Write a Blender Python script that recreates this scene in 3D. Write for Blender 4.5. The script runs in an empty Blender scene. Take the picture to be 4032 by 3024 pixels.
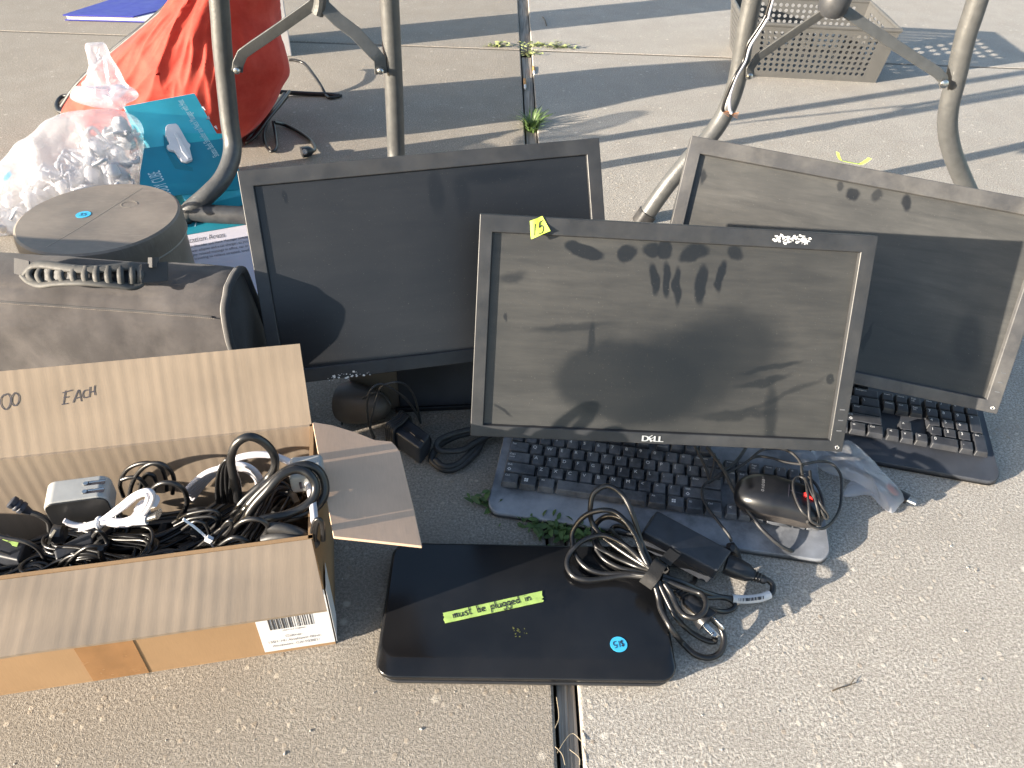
import bpy, bmesh, math, random
from mathutils import Vector, Matrix, noise as mnoise
random.seed(7)
PI = math.pi
SC = bpy.context.scene
COL = SC.collection
V = Vector

# ------------------------------------------------------------------ camera of the photograph
FPX, CX, CY = 3028.0, 2016.0, 1512.0
CAMH, TH, RO = 0.745, math.radians(39.5), math.radians(-1.7)
_s, _c = math.sin(TH), math.cos(TH)
CF = V((0, _c, -_s)); _r0 = V((1, 0, 0)); _d0 = V((0, -_s, -_c))
CR = _r0 * math.cos(RO) + _d0 * math.sin(RO)
CD = -_r0 * math.sin(RO) + _d0 * math.cos(RO)
CO = V((0, 0, CAMH))


def ray(x, y):
    return (CF * FPX + CR * (x - CX) + CD * (y - CY)).normalized()


def gp(x, y, t=0.0):
    """point at height t that is seen at photograph position x, y (measuring tool)"""
    d = ray(x, y)
    return CO + d * ((t - CO.z) / d.z)


def py(x, y, Y):
    d = ray(x, y)
    return CO + d * (Y / d.y)


def onplane(x, y, p0, n):
    d = ray(x, y)
    return CO + d * ((p0 - CO).dot(n) / d.dot(n))


def proj(P):
    d = P - CO
    z = d.dot(CF)
    return CX + FPX * d.dot(CR) / z, CY + FPX * d.dot(CD) / z


def at_dist(x, y, p0, L, far=True):
    d = ray(x, y); m = CO - p0
    b = m.dot(d); c = m.dot(m) - L * L
    disc = max(b * b - c, 0.0) ** .5
    return CO + d * (-b + disc if far else -b - disc)


def TG(off, s, pts):
    return [gp(off[0] + p[0] * s, off[1] + p[1] * s, p[2]) for p in pts]


def TY(off, s, Y, pts):
    return [py(off[0] + p[0] * s, off[1] + p[1] * s, Y + (p[2] if len(p) > 2 else 0)) for p in pts]


# ------------------------------------------------------------------ mesh tools
def catmull(pts, n=6, closed=False):
    if len(pts) < 3:
        return list(pts)
    out = []
    N = len(pts)
    rng = N if closed else N - 1
    for i in range(rng):
        if closed:
            p0, p1, p2, p3 = (pts[(i + k - 1) % N] for k in range(4))
        else:
            p1, p2 = pts[i], pts[i + 1]
            p0 = pts[i - 1] if i > 0 else p1 * 2 - p2
            p3 = pts[i + 2] if i + 2 < N else p2 * 2 - p1
        for k in range(n):
            t = k / n
            out.append(0.5 * ((2 * p1) + (p2 - p0) * t + (2 * p0 - 5 * p1 + 4 * p2 - p3) * t * t
                              + (3 * p1 - p0 - 3 * p2 + p3) * t ** 3))
    if not closed:
        out.append(pts[-1].copy())
    return out


_TXT = {}


def text_geo(s, bold=False):
    if s in _TXT:
        return _TXT[s]
    cu = bpy.data.curves.new('t', 'FONT'); cu.body = s; cu.size = 1.0; cu.resolution_u = 3
    o = bpy.data.objects.new('t', cu); COL.objects.link(o)
    dg = bpy.context.evaluated_depsgraph_get()
    me = bpy.data.meshes.new_from_object(o.evaluated_get(dg))
    vs = [v.co.copy() for v in me.vertices]; fs = [tuple(p.vertices) for p in me.polygons]
    bpy.data.objects.remove(o); bpy.data.curves.remove(cu); bpy.data.meshes.remove(me)
    x0 = min(v.x for v in vs); x1 = max(v.x for v in vs)
    vs = [V((v.x - x0, v.y, 0)) for v in vs]
    _TXT[s] = (vs, fs, x1 - x0)
    return _TXT[s]


class MB:
    def __init__(self):
        self.v = []; self.f = []; self.m = []

    def add(self, vs, fs, mi=0):
        b = len(self.v)
        self.v += [V(p) for p in vs]
        self.f += [tuple(b + i for i in q) for q in fs]
        self.m += [mi] * len(fs)
        return self

    def hexa(self, p, mi=0):
        """8 corners: bottom ring 0-3, top ring 4-7"""
        return self.add(p, [(3, 2, 1, 0), (4, 5, 6, 7), (0, 1, 5, 4), (1, 2, 6, 5), (2, 3, 7, 6), (3, 0, 4, 7)], mi)

    def box(self, x0, x1, y0, y1, z0, z1, M=None, mi=0):
        p = [V(q) for q in ((x0, y0, z0), (x1, y0, z0), (x1, y1, z0), (x0, y1, z0), (x0, y0, z1), (x1, y0, z1), (x1, y1, z1), (x0, y1, z1))]
        if M is not None:
            p = [M @ q for q in p]
        return self.hexa(p, mi)

    def prism(self, pts, off, mi=0):
        """planar outline pts, thickened by vector off"""
        n = len(pts); off = V(off)
        vs = [V(p) for p in pts] + [V(p) + off for p in pts]
        fs = [tuple(range(n - 1, -1, -1)), tuple(range(n, 2 * n))]
        fs += [(i, (i + 1) % n, n + (i + 1) % n, n + i) for i in range(n)]
        return self.add(vs, fs, mi)

    def tube(self, path, r, sides=8, n=5, closed=False, mi=0, smooth=True, flat=1.0):
        P = catmull([V(p) for p in path], n, closed) if smooth else [V(p) for p in path]
        N = len(P)
        rad = (lambda i: r) if not callable(r) else (lambda i: r(i / max(1, N - 1)))
        up = None; vs = []
        for i in range(N):
            a = P[(i - 1) % N] if (closed or i > 0) else P[i]
            b = P[(i + 1) % N] if (closed or i < N - 1) else P[i]
            t = (b - a)
            t = t.normalized() if t.length > 1e-9 else V((0, 0, 1))
            if up is None:
                up = V((0, 0, 1)) if abs(t.z) < .9 else V((1, 0, 0))
            up = (up - t * up.dot(t))
            up = up.normalized() if up.length > 1e-6 else t.orthogonal().normalized()
            sd = t.cross(up)
            for k in range(sides):
                a_ = 2 * PI * k / sides
                vs.append(P[i] + sd * (math.cos(a_) * rad(i)) + up * (math.sin(a_) * rad(i) * flat))
        fs = []
        for i in range(N if closed else N - 1):
            j = (i + 1) % N
            for k in range(sides):
                l = (k + 1) % sides
                fs.append((i * sides + k, i * sides + l, j * sides + l, j * sides + k))
        if not closed:
            fs.append(tuple(range(sides - 1, -1, -1)))
            fs.append(tuple((N - 1) * sides + k for k in range(sides)))
        return self.add(vs, fs, mi)

    def lathe(self, prof, M=None, seg=32, mi=0, cap=True):
        vs = []; fs = []
        for (r, z) in prof:
            for k in range(seg):
                a = 2 * PI * k / seg
                p = V((r * math.cos(a), r * math.sin(a), z))
                vs.append(M @ p if M is not None else p)
        for i in range(len(prof) - 1):
            for k in range(seg):
                l = (k + 1) % seg
                fs.append((i * seg + k, i * seg + l, (i + 1) * seg + l, (i + 1) * seg + k))
        if cap:
            fs.append(tuple(range(seg - 1, -1, -1)))
            fs.append(tuple((len(prof) - 1) * seg + k for k in range(seg)))
        return self.add(vs, fs, mi)

    def grid(self, fn, nu, nv, mi=0):
        vs = [fn(i / nu, j / nv) for j in range(nv + 1) for i in range(nu + 1)]
        fs = [(j * (nu + 1) + i, j * (nu + 1) + i + 1, (j + 1) * (nu + 1) + i + 1, (j + 1) * (nu + 1) + i)
              for j in range(nv) for i in range(nu)]
        return self.add(vs, fs, mi)

    def sheet(self, fn, nu, nv, n, th, mi=0):
        """grid given a thickness"""
        nf = n if callable(n) else (lambda u, v: n)
        a = [fn(i / nu, j / nv) for j in range(nv + 1) for i in range(nu + 1)]
        b = [fn(i / nu, j / nv) + nf(i / nu, j / nv) * th for j in range(nv + 1) for i in range(nu + 1)]
        W = nu + 1; K = len(a)
        fs = []
        for j in range(nv):
            for i in range(nu):
                q = (j * W + i, j * W + i + 1, (j + 1) * W + i + 1, (j + 1) * W + i)
                fs.append(q[::-1]); fs.append(tuple(K + t for t in q))
        ring = [i for i in range(W)] + [j * W + nu for j in range(1, nv + 1)] + [nv * W + i for i in range(nu - 1, -1, -1)] + [j * W for j in range(nv - 1, 0, -1)]
        for i in range(len(ring)):
            p, q = ring[i], ring[(i + 1) % len(ring)]
            fs.append((p, q, K + q, K + p))
        return self.add(a + b, fs, mi)

    def text(self, s, size, M, mi=0, align='L', squash=1.0):
        vs, fs, w = text_geo(s)
        dx = 0 if align == 'L' else (-w / 2 if align == 'C' else -w)
        return self.add([M @ V(((p.x + dx) * size * squash, p.y * size, 0)) for p in vs], fs, mi)

    def ribbon(self, pts, n, w, mi=0):
        """flat pen stroke in the plane with normal n"""
        P = [V(p) for p in pts]; vs = []
        for i, p in enumerate(P):
            a = P[max(0, i - 1)]; b = P[min(len(P) - 1, i + 1)]
            t = (b - a).normalized(); s = n.cross(t).normalized() * (w / 2)
            vs += [p - s, p + s]
        fs = [(2 * i, 2 * i + 2, 2 * i + 3, 2 * i + 1) for i in range(len(P) - 1)]
        return self.add(vs, fs, mi)


ABSM = {}
from mathutils.bvhtree import BVHTree


def tree(mb):
    return BVHTree.FromPolygons([tuple(p) for p in mb.v], mb.f)


def onsurf(bv, x, y, lift, n):
    h = bv.ray_cast(CO, ray(x, y))
    return h[0] + n * lift if h[0] is not None else None



def obj(name, mb, mats, parent=None, frame=None, bevel=0, seg=2, ang=35, recalc=True, smooth=True, bang=30, wn=None):
    """one mesh object. Vertices are in world coordinates, or in `frame` if one is given."""
    me = bpy.data.meshes.new(name)
    bm = bmesh.new()
    vs = [bm.verts.new(p) for p in mb.v]
    bm.verts.ensure_lookup_table()
    for q, mi in zip(mb.f, mb.m):
        if len(set(q)) < 3:
            continue
        try:
            f = bm.faces.new([vs[i] for i in q]); f.material_index = mi
        except ValueError:
            pass
    if recalc:
        bmesh.ops.recalc_face_normals(bm, faces=bm.faces)
    if bevel:
        bmesh.ops.remove_doubles(bm, verts=bm.verts, dist=1e-6)
        es = [e for e in bm.edges if len(e.link_faces) == 2 and e.calc_face_angle(0) > math.radians(bang)]
        bmesh.ops.bevel(bm, geom=es, offset=bevel, segments=seg, affect='EDGES', profile=.5, clamp_overlap=True)
    if frame is None:
        loc = V((0, 0, 0))
        if parent is not None:
            M = ABSM[parent].copy()
        else:
            xs = [v.co for v in bm.verts]
            c = V(((min(p.x for p in xs) + max(p.x for p in xs)) / 2, (min(p.y for p in xs) + max(p.y for p in xs)) / 2, min(p.z for p in xs)))
            M = Matrix.Translation(c)
        bm.transform(M.inverted())
    else:
        M = frame.copy()
    bm.to_mesh(me); bm.free()
    for m in (mats if isinstance(mats, (list, tuple)) else [mats]):
        me.materials.append(m)
    if smooth:
        for p in me.polygons:
            p.use_smooth = True
        if wn is None:
            wn = bool(bevel)
        if wn:      # face-weighted normals: big flat faces stay flat, only the rounded edges shade
            acc = [V((0, 0, 0)) for _ in me.vertices]
            for p in me.polygons:
                for vi in p.vertices:
                    acc[vi] += p.normal * p.area
            me.normals_split_custom_set_from_vertices([a.normalized() if a.length > 0 else V((0, 0, 1)) for a in acc])
        else:
            me.set_sharp_from_angle(angle=math.radians(ang))
    o = bpy.data.objects.new(name, me)
    COL.objects.link(o)
    if parent is not None:
        o.parent = parent
        o.matrix_basis = ABSM[parent].inverted() @ M
    else:
        o.matrix_basis = M
    ABSM[o] = M
    return o


def thing(name, label, cat, loc, group=None, frame=None):
    o = bpy.data.objects.new(name, None); COL.objects.link(o)
    M = frame.copy() if frame is not None else Matrix.Translation(V(loc))
    o.matrix_basis = M; o.empty_display_size = .02
    ABSM[o] = M
    o['label'] = label; o['category'] = cat
    if group:
        o['group'] = group
    return o


def tag(o, label, cat, group=None):
    o['label'] = label; o['category'] = cat
    if group:
        o['group'] = group
    return o


def kind(o, k):
    o['kind'] = k
    return o


def frame_of(o, x, y, z):
    M = Matrix.Identity(4)
    for i, a in enumerate((x, y, z)):
        for r in range(3):
            M[r][i] = a[r]
    for r in range(3):
        M[r][3] = o[r]
    return M


# ------------------------------------------------------------------ materials
class NT:
    def __init__(self, name):
        self.mat = bpy.data.materials.new(name); self.mat.use_nodes = True
        self.t = self.mat.node_tree; self.n = self.t.nodes
        self.b = self.n['Principled BSDF']; self.out = self.n['Material Output']
        self.co = self.n.new('ShaderNodeTexCoord')

    def lk(self, a, b):
        self.t.links.new(a, b)

    def val(self, x, sock):
        if isinstance(x, (int, float)):
            sock.default_value = x
        elif isinstance(x, (tuple, list)):
            sock.default_value = tuple(x) + ((1,) if len(x) == 3 and sock.type == 'RGBA' else ())
        else:
            self.lk(x, sock)

    def noise(self, scale, detail=3, rough=.55, vec=None, dist=0):
        n = self.n.new('ShaderNodeTexNoise'); n.inputs['Scale'].default_value = scale
        n.inputs['Detail'].default_value = detail; n.inputs['Roughness'].default_value = rough
        n.inputs['Distortion'].default_value = dist
        self.lk(vec if vec is not None else self.co.outputs['Object'], n.inputs['Vector'])
        return n.outputs['Fac']

    def voro(self, scale, vec=None, feature='F1', out='Distance'):
        n = self.n.new('ShaderNodeTexVoronoi'); n.feature = feature; n.inputs['Scale'].default_value = scale
        self.lk(vec if vec is not None else self.co.outputs['Object'], n.inputs['Vector'])
        return n.outputs[out]

    def mapv(self, scale=(1, 1, 1), loc=(0, 0, 0), rot=(0, 0, 0), vec=None):
        n = self.n.new('ShaderNodeMapping')
        n.inputs['Scale'].default_value = scale; n.inputs['Location'].default_value = loc; n.inputs['Rotation'].default_value = rot
        self.lk(vec if vec is not None else self.co.outputs['Object'], n.inputs['Vector'])
        return n.outputs[0]

    def ramp(self, fac, stops):
        n = self.n.new('ShaderNodeValToRGB'); e = n.color_ramp.elements
        while len(e) < len(stops):
            e.new(.5)
        for q, (p, c) in zip(e, stops):
            q.position = p
            q.color = (c, c, c, 1) if isinstance(c, (int, float)) else tuple(c) + (1,)
        self.lk(fac, n.inputs[0])
        return n.outputs[0]

    def rng(self, fac, a, b, c=0., d=1., smooth=False):
        n = self.n.new('ShaderNodeMapRange'); n.clamp = True
        if smooth:
            n.interpolation_type = 'SMOOTHSTEP'
        for k, x in zip(('From Min', 'From Max', 'To Min', 'To Max'), (a, b, c, d)):
            n.inputs[k].default_value = x
        self.lk(fac, n.inputs['Value'])
        return n.outputs[0]

    def math(self, op, a, b=0.0, c=None):
        n = self.n.new('ShaderNodeMath'); n.operation = op
        self.val(a, n.inputs[0]); self.val(b, n.inputs[1])
        if c is not None:
            self.val(c, n.inputs[2])
        return n.outputs[0]

    def vmath(self, op, a, b=None):
        n = self.n.new('ShaderNodeVectorMath'); n.operation = op
        self.val(a, n.inputs[0])
        if b is not None:
            self.val(b, n.inputs[1])
        return n

    def mix(self, fac, a, b, mode='MIX'):
        n = self.n.new('ShaderNodeMix'); n.data_type = 'RGBA'; n.blend_type = mode
        self.val(fac, n.inputs[0]); self.val(a, n.inputs[6]); self.val(b, n.inputs[7])
        return n.outputs[2]

    def bump(self, h, strength=.3, dist=.001, prev=None):
        n = self.n.new('ShaderNodeBump'); n.inputs['Strength'].default_value = strength; n.inputs['Distance'].default_value = dist
        self.lk(h, n.inputs['Height'])
        if prev is not None:
            self.lk(prev, n.inputs['Normal'])
        self.lk(n.outputs[0], self.b.inputs['Normal'])
        return n.outputs[0]

    def set(self, **k):
        for a, x in k.items():
            self.val(x, self.b.inputs[{'col': 'Base Color', 'rough': 'Roughness', 'metal': 'Metallic', 'spec': 'Specular IOR Level', 'coat': 'Coat Weight', 'coatr': 'Coat Roughness', 'sheen': 'Sheen Weight'}[a]])
        return self


def simple(name, col, rough=.5, var=.25, scale=40, bump=.1, bd=.0006, metal=0, spec=.5, dust=0, dustcol=(.3, .28, .25), bscale=None):
    m = NT(name)
    f = m.noise(scale, 4)
    lo = tuple(c * (1 - var) for c in col); hi = tuple(min(1, c * (1 + var)) for c in col)
    c = m.ramp(f, [(.3, lo), (.7, hi)])
    r = m.rng(m.noise(scale * 1.7, 3), .3, .7, rough * .85, min(1, rough * 1.15))
    if dust:
        d = m.rng(m.noise(scale * .6, 6, .7), .42, .75, 0, dust)
        c = m.mix(d, c, dustcol)
        r = m.math('MAXIMUM', r, m.math('MULTIPLY', d, 1.3))
    m.set(col=c, rough=r, metal=metal, spec=spec)
    if bump:
        m.bump(m.noise(bscale or scale * 6, 3), bump, bd)
    return m.mat


def mat_concrete(name='exposed_concrete', tint=(1, 1, 1)):
    m = NT(name); P = m.co.outputs['Object']
    big = m.noise(1.3, 5, .6); mid = m.noise(11, 5, .65); fine = m.noise(330, 4, .75); grit = m.noise(700, 2, .7)
    base = m.ramp(fine, [(.36, (.19, .176, .16)), (.50, (.44, .41, .37)), (.64, (.76, .72, .66))])
    base = m.mix(m.rng(grit, .36, .58, .42, 0), base, (.15, .14, .125))
    base = m.mix(m.rng(mid, .34, .68, .42, 0), base, (.27, .245, .215))
    base = m.mix(m.rng(big, .38, .62, .32, 0), base, (.30, .275, .245))
    # pebbles showing through the worn surface, light and dark ones
    vo = m.n.new('ShaderNodeTexVoronoi'); vo.inputs['Scale'].default_value = 120
    m.lk(m.mapv((1, 1, 1), vec=P), vo.inputs['Vector'])
    pick = m.n.new('ShaderNodeSeparateColor'); m.lk(vo.outputs['Color'], pick.inputs[0])
    sel = m.rng(pick.outputs[0], .80, .84); near = m.rng(vo.outputs['Distance'], .42, .22)
    peb = m.math('MULTIPLY', sel, near)
    base = m.mix(m.math('MULTIPLY', peb, .75), base, m.mix(pick.outputs[1], (.62, .57, .5), (.3, .25, .2)))
    v2 = m.n.new('ShaderNodeTexVoronoi'); v2.inputs['Scale'].default_value = 46; m.lk(P, v2.inputs['Vector'])
    p2 = m.n.new('ShaderNodeSeparateColor'); m.lk(v2.outputs['Color'], p2.inputs[0])
    peb2 = m.math('MULTIPLY', m.rng(p2.outputs[0], .93, .95), m.rng(v2.outputs['Distance'], .25, .12))
    base = m.mix(m.math('MULTIPLY', peb2, .8), base, (.62, .58, .52))
    base = m.mix(1.0, base, tint, 'MULTIPLY')
    m.set(col=base, rough=.92, spec=.25)
    h = m.math('ADD', m.math('MULTIPLY', fine, 1.0), m.math('MULTIPLY', grit, .55))
    h = m.math('ADD', h, m.math('MULTIPLY', peb, .35))
    m.bump(h, .85, .0018)
    return m.mat


def mat_card(name, col, ribs=True):
    m = NT(name); P = m.co.outputs['Object']
    f = m.noise(9, 5, .6); fib = m.noise(60, 3, .6, m.mapv((14, 1.2, 1.2)))
    c = m.ramp(f, [(.3, tuple(x * .9 for x in col)), (.7, tuple(min(1, x * 1.08) for x in col))])
    c = m.mix(m.rng(fib, .4, .7, 0, .22), c, tuple(x * .72 for x in col))
    m.set(rough=.85, spec=.2)
    if ribs:
        sx = m.n.new('ShaderNodeSeparateXYZ'); m.lk(P, sx.inputs[0])
        ph = m.math('ADD', m.math('MULTIPLY', sx.outputs[0], 2 * PI / .0125), m.math('MULTIPLY', m.noise(7, 2, .5, m.mapv((1, .35, .35))), 2.6))
        w = m.math('MULTIPLY_ADD', m.math('SINE', ph, 0), .5, .5)
        amp = m.rng(m.noise(5, 2, .5, m.mapv((5, .3, .3))), .35, .65, .15, 1.0)
        w2 = m.math('MULTIPLY', w, amp)
        c = m.mix(m.math('MULTIPLY', w2, .10), c, tuple(x * .6 for x in col))
        # a few deep crease lines that run across the board
        cr = m.rng(m.noise(9, 1, .4, m.mapv((4.2, .02, .02))), .66, .70)
        c = m.mix(m.math('MULTIPLY', cr, .18), c, tuple(x * .5 for x in col))
        m.bump(m.math('ADD', w2, m.math('MULTIPLY', fib, .25)), .28, .0007)
    else:
        m.bump(m.noise(120, 3), .12, .0008)
    m.set(col=c)
    return m.mat


def mat_screen(name, smudges, dust=.5, seed=0., dustcol=(.23, .205, .165)):
    """black glossy panel under wiped dust: smudges = (x, z, rx, rz, angle, soft, strength) in the panel's own metres"""
    m = NT(name)
    P0 = m.mapv(loc=(seed, 0, seed * .7))
    warp = m.n.new('ShaderNodeTexNoise'); warp.inputs['Scale'].default_value = 45; warp.inputs['Detail'].default_value = 4
    m.lk(m.co.outputs['Object'], warp.inputs['Vector'])
    w = m.vmath('SCALE', m.vmath('SUBTRACT', warp.outputs['Color'], (.5, .5, .5)).outputs[0]); w.inputs['Scale'].default_value = .013
    Pw = m.vmath('ADD', m.co.outputs['Object'], w.outputs[0]).outputs[0]
    streak = m.noise(7, 6, .65, m.mapv((1.2, 1, 9), (seed, 0, seed), (0, .18, 0)), .6)
    st2 = m.noise(30, 4, .7, m.mapv((.8, 1, 6), (seed, 0, 3), (0, -.25, 0)), .4)
    cloud = m.noise(6, 4, .6, P0); speck = m.noise(700, 2, .6)
    d = m.math('MULTIPLY', m.rng(streak, .3, .7, .62, 1.0), m.rng(cloud, .3, .7, .6, 1.1))
    d = m.math('MULTIPLY', d, m.rng(st2, .3, .7, .85, 1.08))
    for (x, z, rx, rz, a, soft, stg) in smudges:
        q = m.vmath('SUBTRACT', Pw, (x, 0, z)).outputs[0]
        r = m.n.new('ShaderNodeVectorRotate'); r.rotation_type = 'Y_AXIS'; r.inputs['Angle'].default_value = a; m.lk(q, r.inputs['Vector'])
        q = m.vmath('DIVIDE', r.outputs[0], (rx, 1e3, rz)).outputs[0]
        ln = m.vmath('LENGTH', q).outputs['Value']
        k = m.rng(ln, 1 + soft, 1 - soft, 0, stg, True)
        d = m.math('MULTIPLY', d, m.math('SUBTRACT', 1.0, k))
    d = m.math('MULTIPLY', d, dust)
    c = m.mix(d, (.006, .007, .009), dustcol)
    c = m.mix(m.rng(speck, .7, .76, 0, .35), c, (.3, .28, .24))
    m.set(col=c, rough=m.rng(d, 0, .5, .3, .62), spec=.45)
    m.bump(m.noise(900, 2), .08, .0003)
    return m.mat


def mat_clear(name, tint=(.93, .94, .97), film=.25):
    m = NT(name); m.n.remove(m.b)
    tr = m.n.new('ShaderNodeBsdfTransparent'); tr.inputs[0].default_value = tint + (1,)
    gl = m.n.new('ShaderNodeBsdfGlossy'); gl.inputs['Roughness'].default_value = .25; gl.inputs[0].default_value = (1, 1, 1, 1)
    df = m.n.new('ShaderNodeBsdfTranslucent'); df.inputs[0].default_value = (.85, .86, .9, 1)
    d2 = m.n.new('ShaderNodeBsdfDiffuse'); d2.inputs[0].default_value = (.8, .8, .83, 1)
    bp = m.n.new('ShaderNodeBump'); bp.inputs['Strength'].default_value = .5; bp.inputs['Distance'].default_value = .006
    m.lk(m.noise(38, 5, .6, dist=1.5), bp.inputs['Height'])
    for s in (gl, df, d2):
        m.lk(bp.outputs[0], s.inputs['Normal'])
    lw = m.n.new('ShaderNodeLayerWeight'); lw.inputs[0].default_value = .35; m.lk(bp.outputs[0], lw.inputs['Normal'])
    a = m.n.new('ShaderNodeMixShader'); m.lk(df.outputs[0], a.inputs[1]); m.lk(d2.outputs[0], a.inputs[2]); a.inputs[0].default_value = .5
    b = m.n.new('ShaderNodeMixShader'); b.inputs[0].default_value = film; m.lk(tr.outputs[0], b.inputs[1]); m.lk(a.outputs[0], b.inputs[2])
    f = m.n.new('ShaderNodeMixShader'); m.lk(m.rng(lw.outputs['Fresnel'], .03, .6, .02, .4), f.inputs[0]); m.lk(b.outputs[0], f.inputs[1]); m.lk(gl.outputs[0], f.inputs[2])
    m.lk(f.outputs[0], m.out.inputs[0])
    return m.mat


def mat_fabric(name, col, weave=900, rough=.8, var=.2, sheen=.2, patch=None, pa=.5, translucent=0):
    m = NT(name)
    c = m.ramp(m.noise(12, 5, .6), [(.3, tuple(x * (1 - var) for x in col)), (.7, tuple(min(1, x * (1 + var)) for x in col))])
    if patch:
        c = m.mix(m.rng(m.noise(17, 6, .7), .42, .72, 0, pa), c, patch)
    m.set(col=c, rough=rough, sheen=sheen, spec=.25)
    w = m.n.new('ShaderNodeTexChecker'); w.inputs['Scale'].default_value = weave; m.lk(m.co.outputs['Object'], w.inputs[0])
    m.bump(m.math('ADD', m.math('MULTIPLY', w.outputs['Fac'], .25), m.noise(70, 4)), .25, .002)
    if translucent:
        tl = m.n.new('ShaderNodeBsdfTranslucent'); m.lk(c, tl.inputs[0])
        mx = m.n.new('ShaderNodeMixShader'); mx.inputs[0].default_value = translucent
        m.lk(m.b.outputs[0], mx.inputs[1]); m.lk(tl.outputs[0], mx.inputs[2]); m.lk(mx.outputs[0], m.out.inputs[0])
    return m.mat


MT = {}
MT['concrete'] = mat_concrete()
MT['concrete_old'] = mat_concrete('older_stained_concrete', (.80, .775, .74))
MT['dirt'] = simple('joint_dirt', (.055, .045, .035), .95, .4, 60, .5, .003)
MT['strip'] = None
def _strip():
    m = NT('weathered_wood_strip')
    g = m.noise(60, 4, .6, m.mapv((6, .12, 1)), .4)
    c = m.ramp(g, [(.3, (.12, .10, .08)), (.5, (.30, .26, .215)), (.72, (.48, .42, .35))])
    m.set(col=c, rough=.9); m.bump(g, .6, .002)
    return m.mat
MT['strip'] = _strip()
MT['blade'] = simple('grass_blade', (.075, .13, .035), .6, .45, 30, 0)
MT['dryleaf'] = simple('pale_clover', (.30, .34, .14), .7, .5, 60, 0)
MT['card_in'] = mat_card('ribbed_cardboard', (.25, .20, .153))
MT['card_out'] = mat_card('smooth_cardboard', (.29, .187, .104), False)
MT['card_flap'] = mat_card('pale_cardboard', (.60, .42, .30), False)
MT['tape_brown'] = simple('brown_packing_tape', (.25, .135, .06), .25, .15, 30, .1)
MT['paper'] = simple('white_label_paper', (.60, .60, .61), .6, .06, 25, .15)
MT['ink'] = simple('black_marker_ink', (.02, .018, .03), .6, .2, 80, 0)
MT['print'] = simple('grey_print_ink', (.12, .12, .14), .6, .1, 80, 0)
MT['barcode'] = simple('barcode_ink', (.03, .03, .035), .6, .1, 80, 0)
MT['bezel'] = simple('dusty_black_bezel_plastic', (.022, .0235, .027), .42, .3, 22, .12, .0004, dust=.14, dustcol=(.17, .16, .145), bscale=700)
MT['bezel_grey'] = simple('dust_coated_bezel_plastic', (.05, .05, .053), .55, .3, 18, .12, .0004, dust=.5, dustcol=(.2, .19, .175), bscale=700)
MT['back'] = simple('monitor_back_plastic', (.02, .02, .022), .5, .2, 30, .1, dust=.2)
MT['silver'] = simple('silver_lettering', (.62, .62, .62), .35, .1, 50, 0, metal=.6)
MT['dulllogo'] = simple('worn_grey_lettering', (.10, .105, .115), .5, .3, 60, 0)
MT['flake'] = simple('white_sticker_residue', (.75, .76, .76), .5, .2, 200, .2)
MT['green'] = simple('lime_green_masking_tape', (.52, .68, .08), .6, .12, 60, .15)
MT['green2'] = simple('green_masking_tape', (.36, .52, .14), .6, .12, 60, .15)
MT['blue'] = simple('blue_price_sticker', (.05, .42, .72), .45, .08, 60, .05)
MT['key'] = simple('keycap_plastic', (.045, .049, .058), .42, .35, 50, .1, .0003, dust=.55, dustcol=(.22, .228, .25))
MT['key2'] = simple('clean_keycap_plastic', (.026, .028, .034), .42, .3, 60, .1, .0003, dust=.08)
MT['kbody'] = simple('grimy_keyboard_body', (.14, .15, .17), .36, .5, 22, .1, .0004, dust=.9, dustcol=(.36, .37, .40))
MT['kbody2'] = simple('matte_keyboard_body', (.036, .040, .050), .5, .2, 30, .1, .0004)
MT['legend'] = simple('white_key_legend', (.66, .66, .66), .6, .05, 80, 0)
MT['cable'] = simple('black_cable_rubber', (.012, .012, .013), .32, .3, 80, .05, spec=.55)
MT['cable2'] = simple('dull_black_cable_rubber', (.02, .02, .022), .5, .3, 60, .08, dust=.15)
MT['cablew'] = simple('white_cable', (.50, .49, .53), .4, .06, 60, .05)
MT['plug'] = simple('black_plug_plastic', (.016, .017, .02), .38, .3, 60, .1)
MT['brick'] = simple('adapter_plastic', (.02, .023, .031), .48, .25, 40, .12, .0004, dust=.06)
MT['metal'] = simple('nickel_contact', (.62, .61, .58), .28, .1, 80, .05, metal=1)
MT['copper'] = simple('bare_copper', (.55, .25, .12), .4, .2, 80, 0, metal=.8)
MT['charger'] = simple('grey_charger_plastic', (.33, .33, .32), .4, .08, 50, .05)
MT['charger2'] = simple('black_charger_face', (.02, .02, .021), .4, .2, 50, .05)
MT['lap'] = simple('glossy_black_laptop_lid', (.008, .0085, .010), .2, .3, 14, .02, .0002, dust=.10, dustcol=(.07, .065, .06))
MT['lap2'] = simple('laptop_base_plastic', (.02, .021, .024), .35, .2, 40, .05)
MT['velcro'] = simple('black_velcro', (.014, .014, .015), .95, .3, 120, .6, .001)
MT['leg'] = simple('hammered_grey_powder_coat', (.105, .106, .105), .42, .12, 60, .45, .0008, metal=.35, bscale=260)
MT['legdark'] = simple('worn_dark_tube', (.035, .037, .042), .45, .3, 40, .2, dust=.2, dustcol=(.16, .16, .16))
MT['tabletop'] = simple('light_plastic_tabletop', (.55, .54, .5), .6, .06, 30, .1)
MT['basket'] = simple('grey_basket_plastic', (.08, .079, .077), .5, .06, 40, .06)
MT['red'] = mat_fabric('red_nylon', (.50, .05, .032), 500, .7, .15, .15, (.66, .13, .085), .5, translucent=.22)
MT['canvas'] = mat_fabric('faded_black_canvas', (.052, .048, .049), 1100, .92, .2, .1, (.115, .105, .102), .5)
MT['canvas2'] = mat_fabric('black_canvas_trim', (.055, .054, .056), 1100, .9, .2, .1, (.09, .085, .08), .3)
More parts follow.
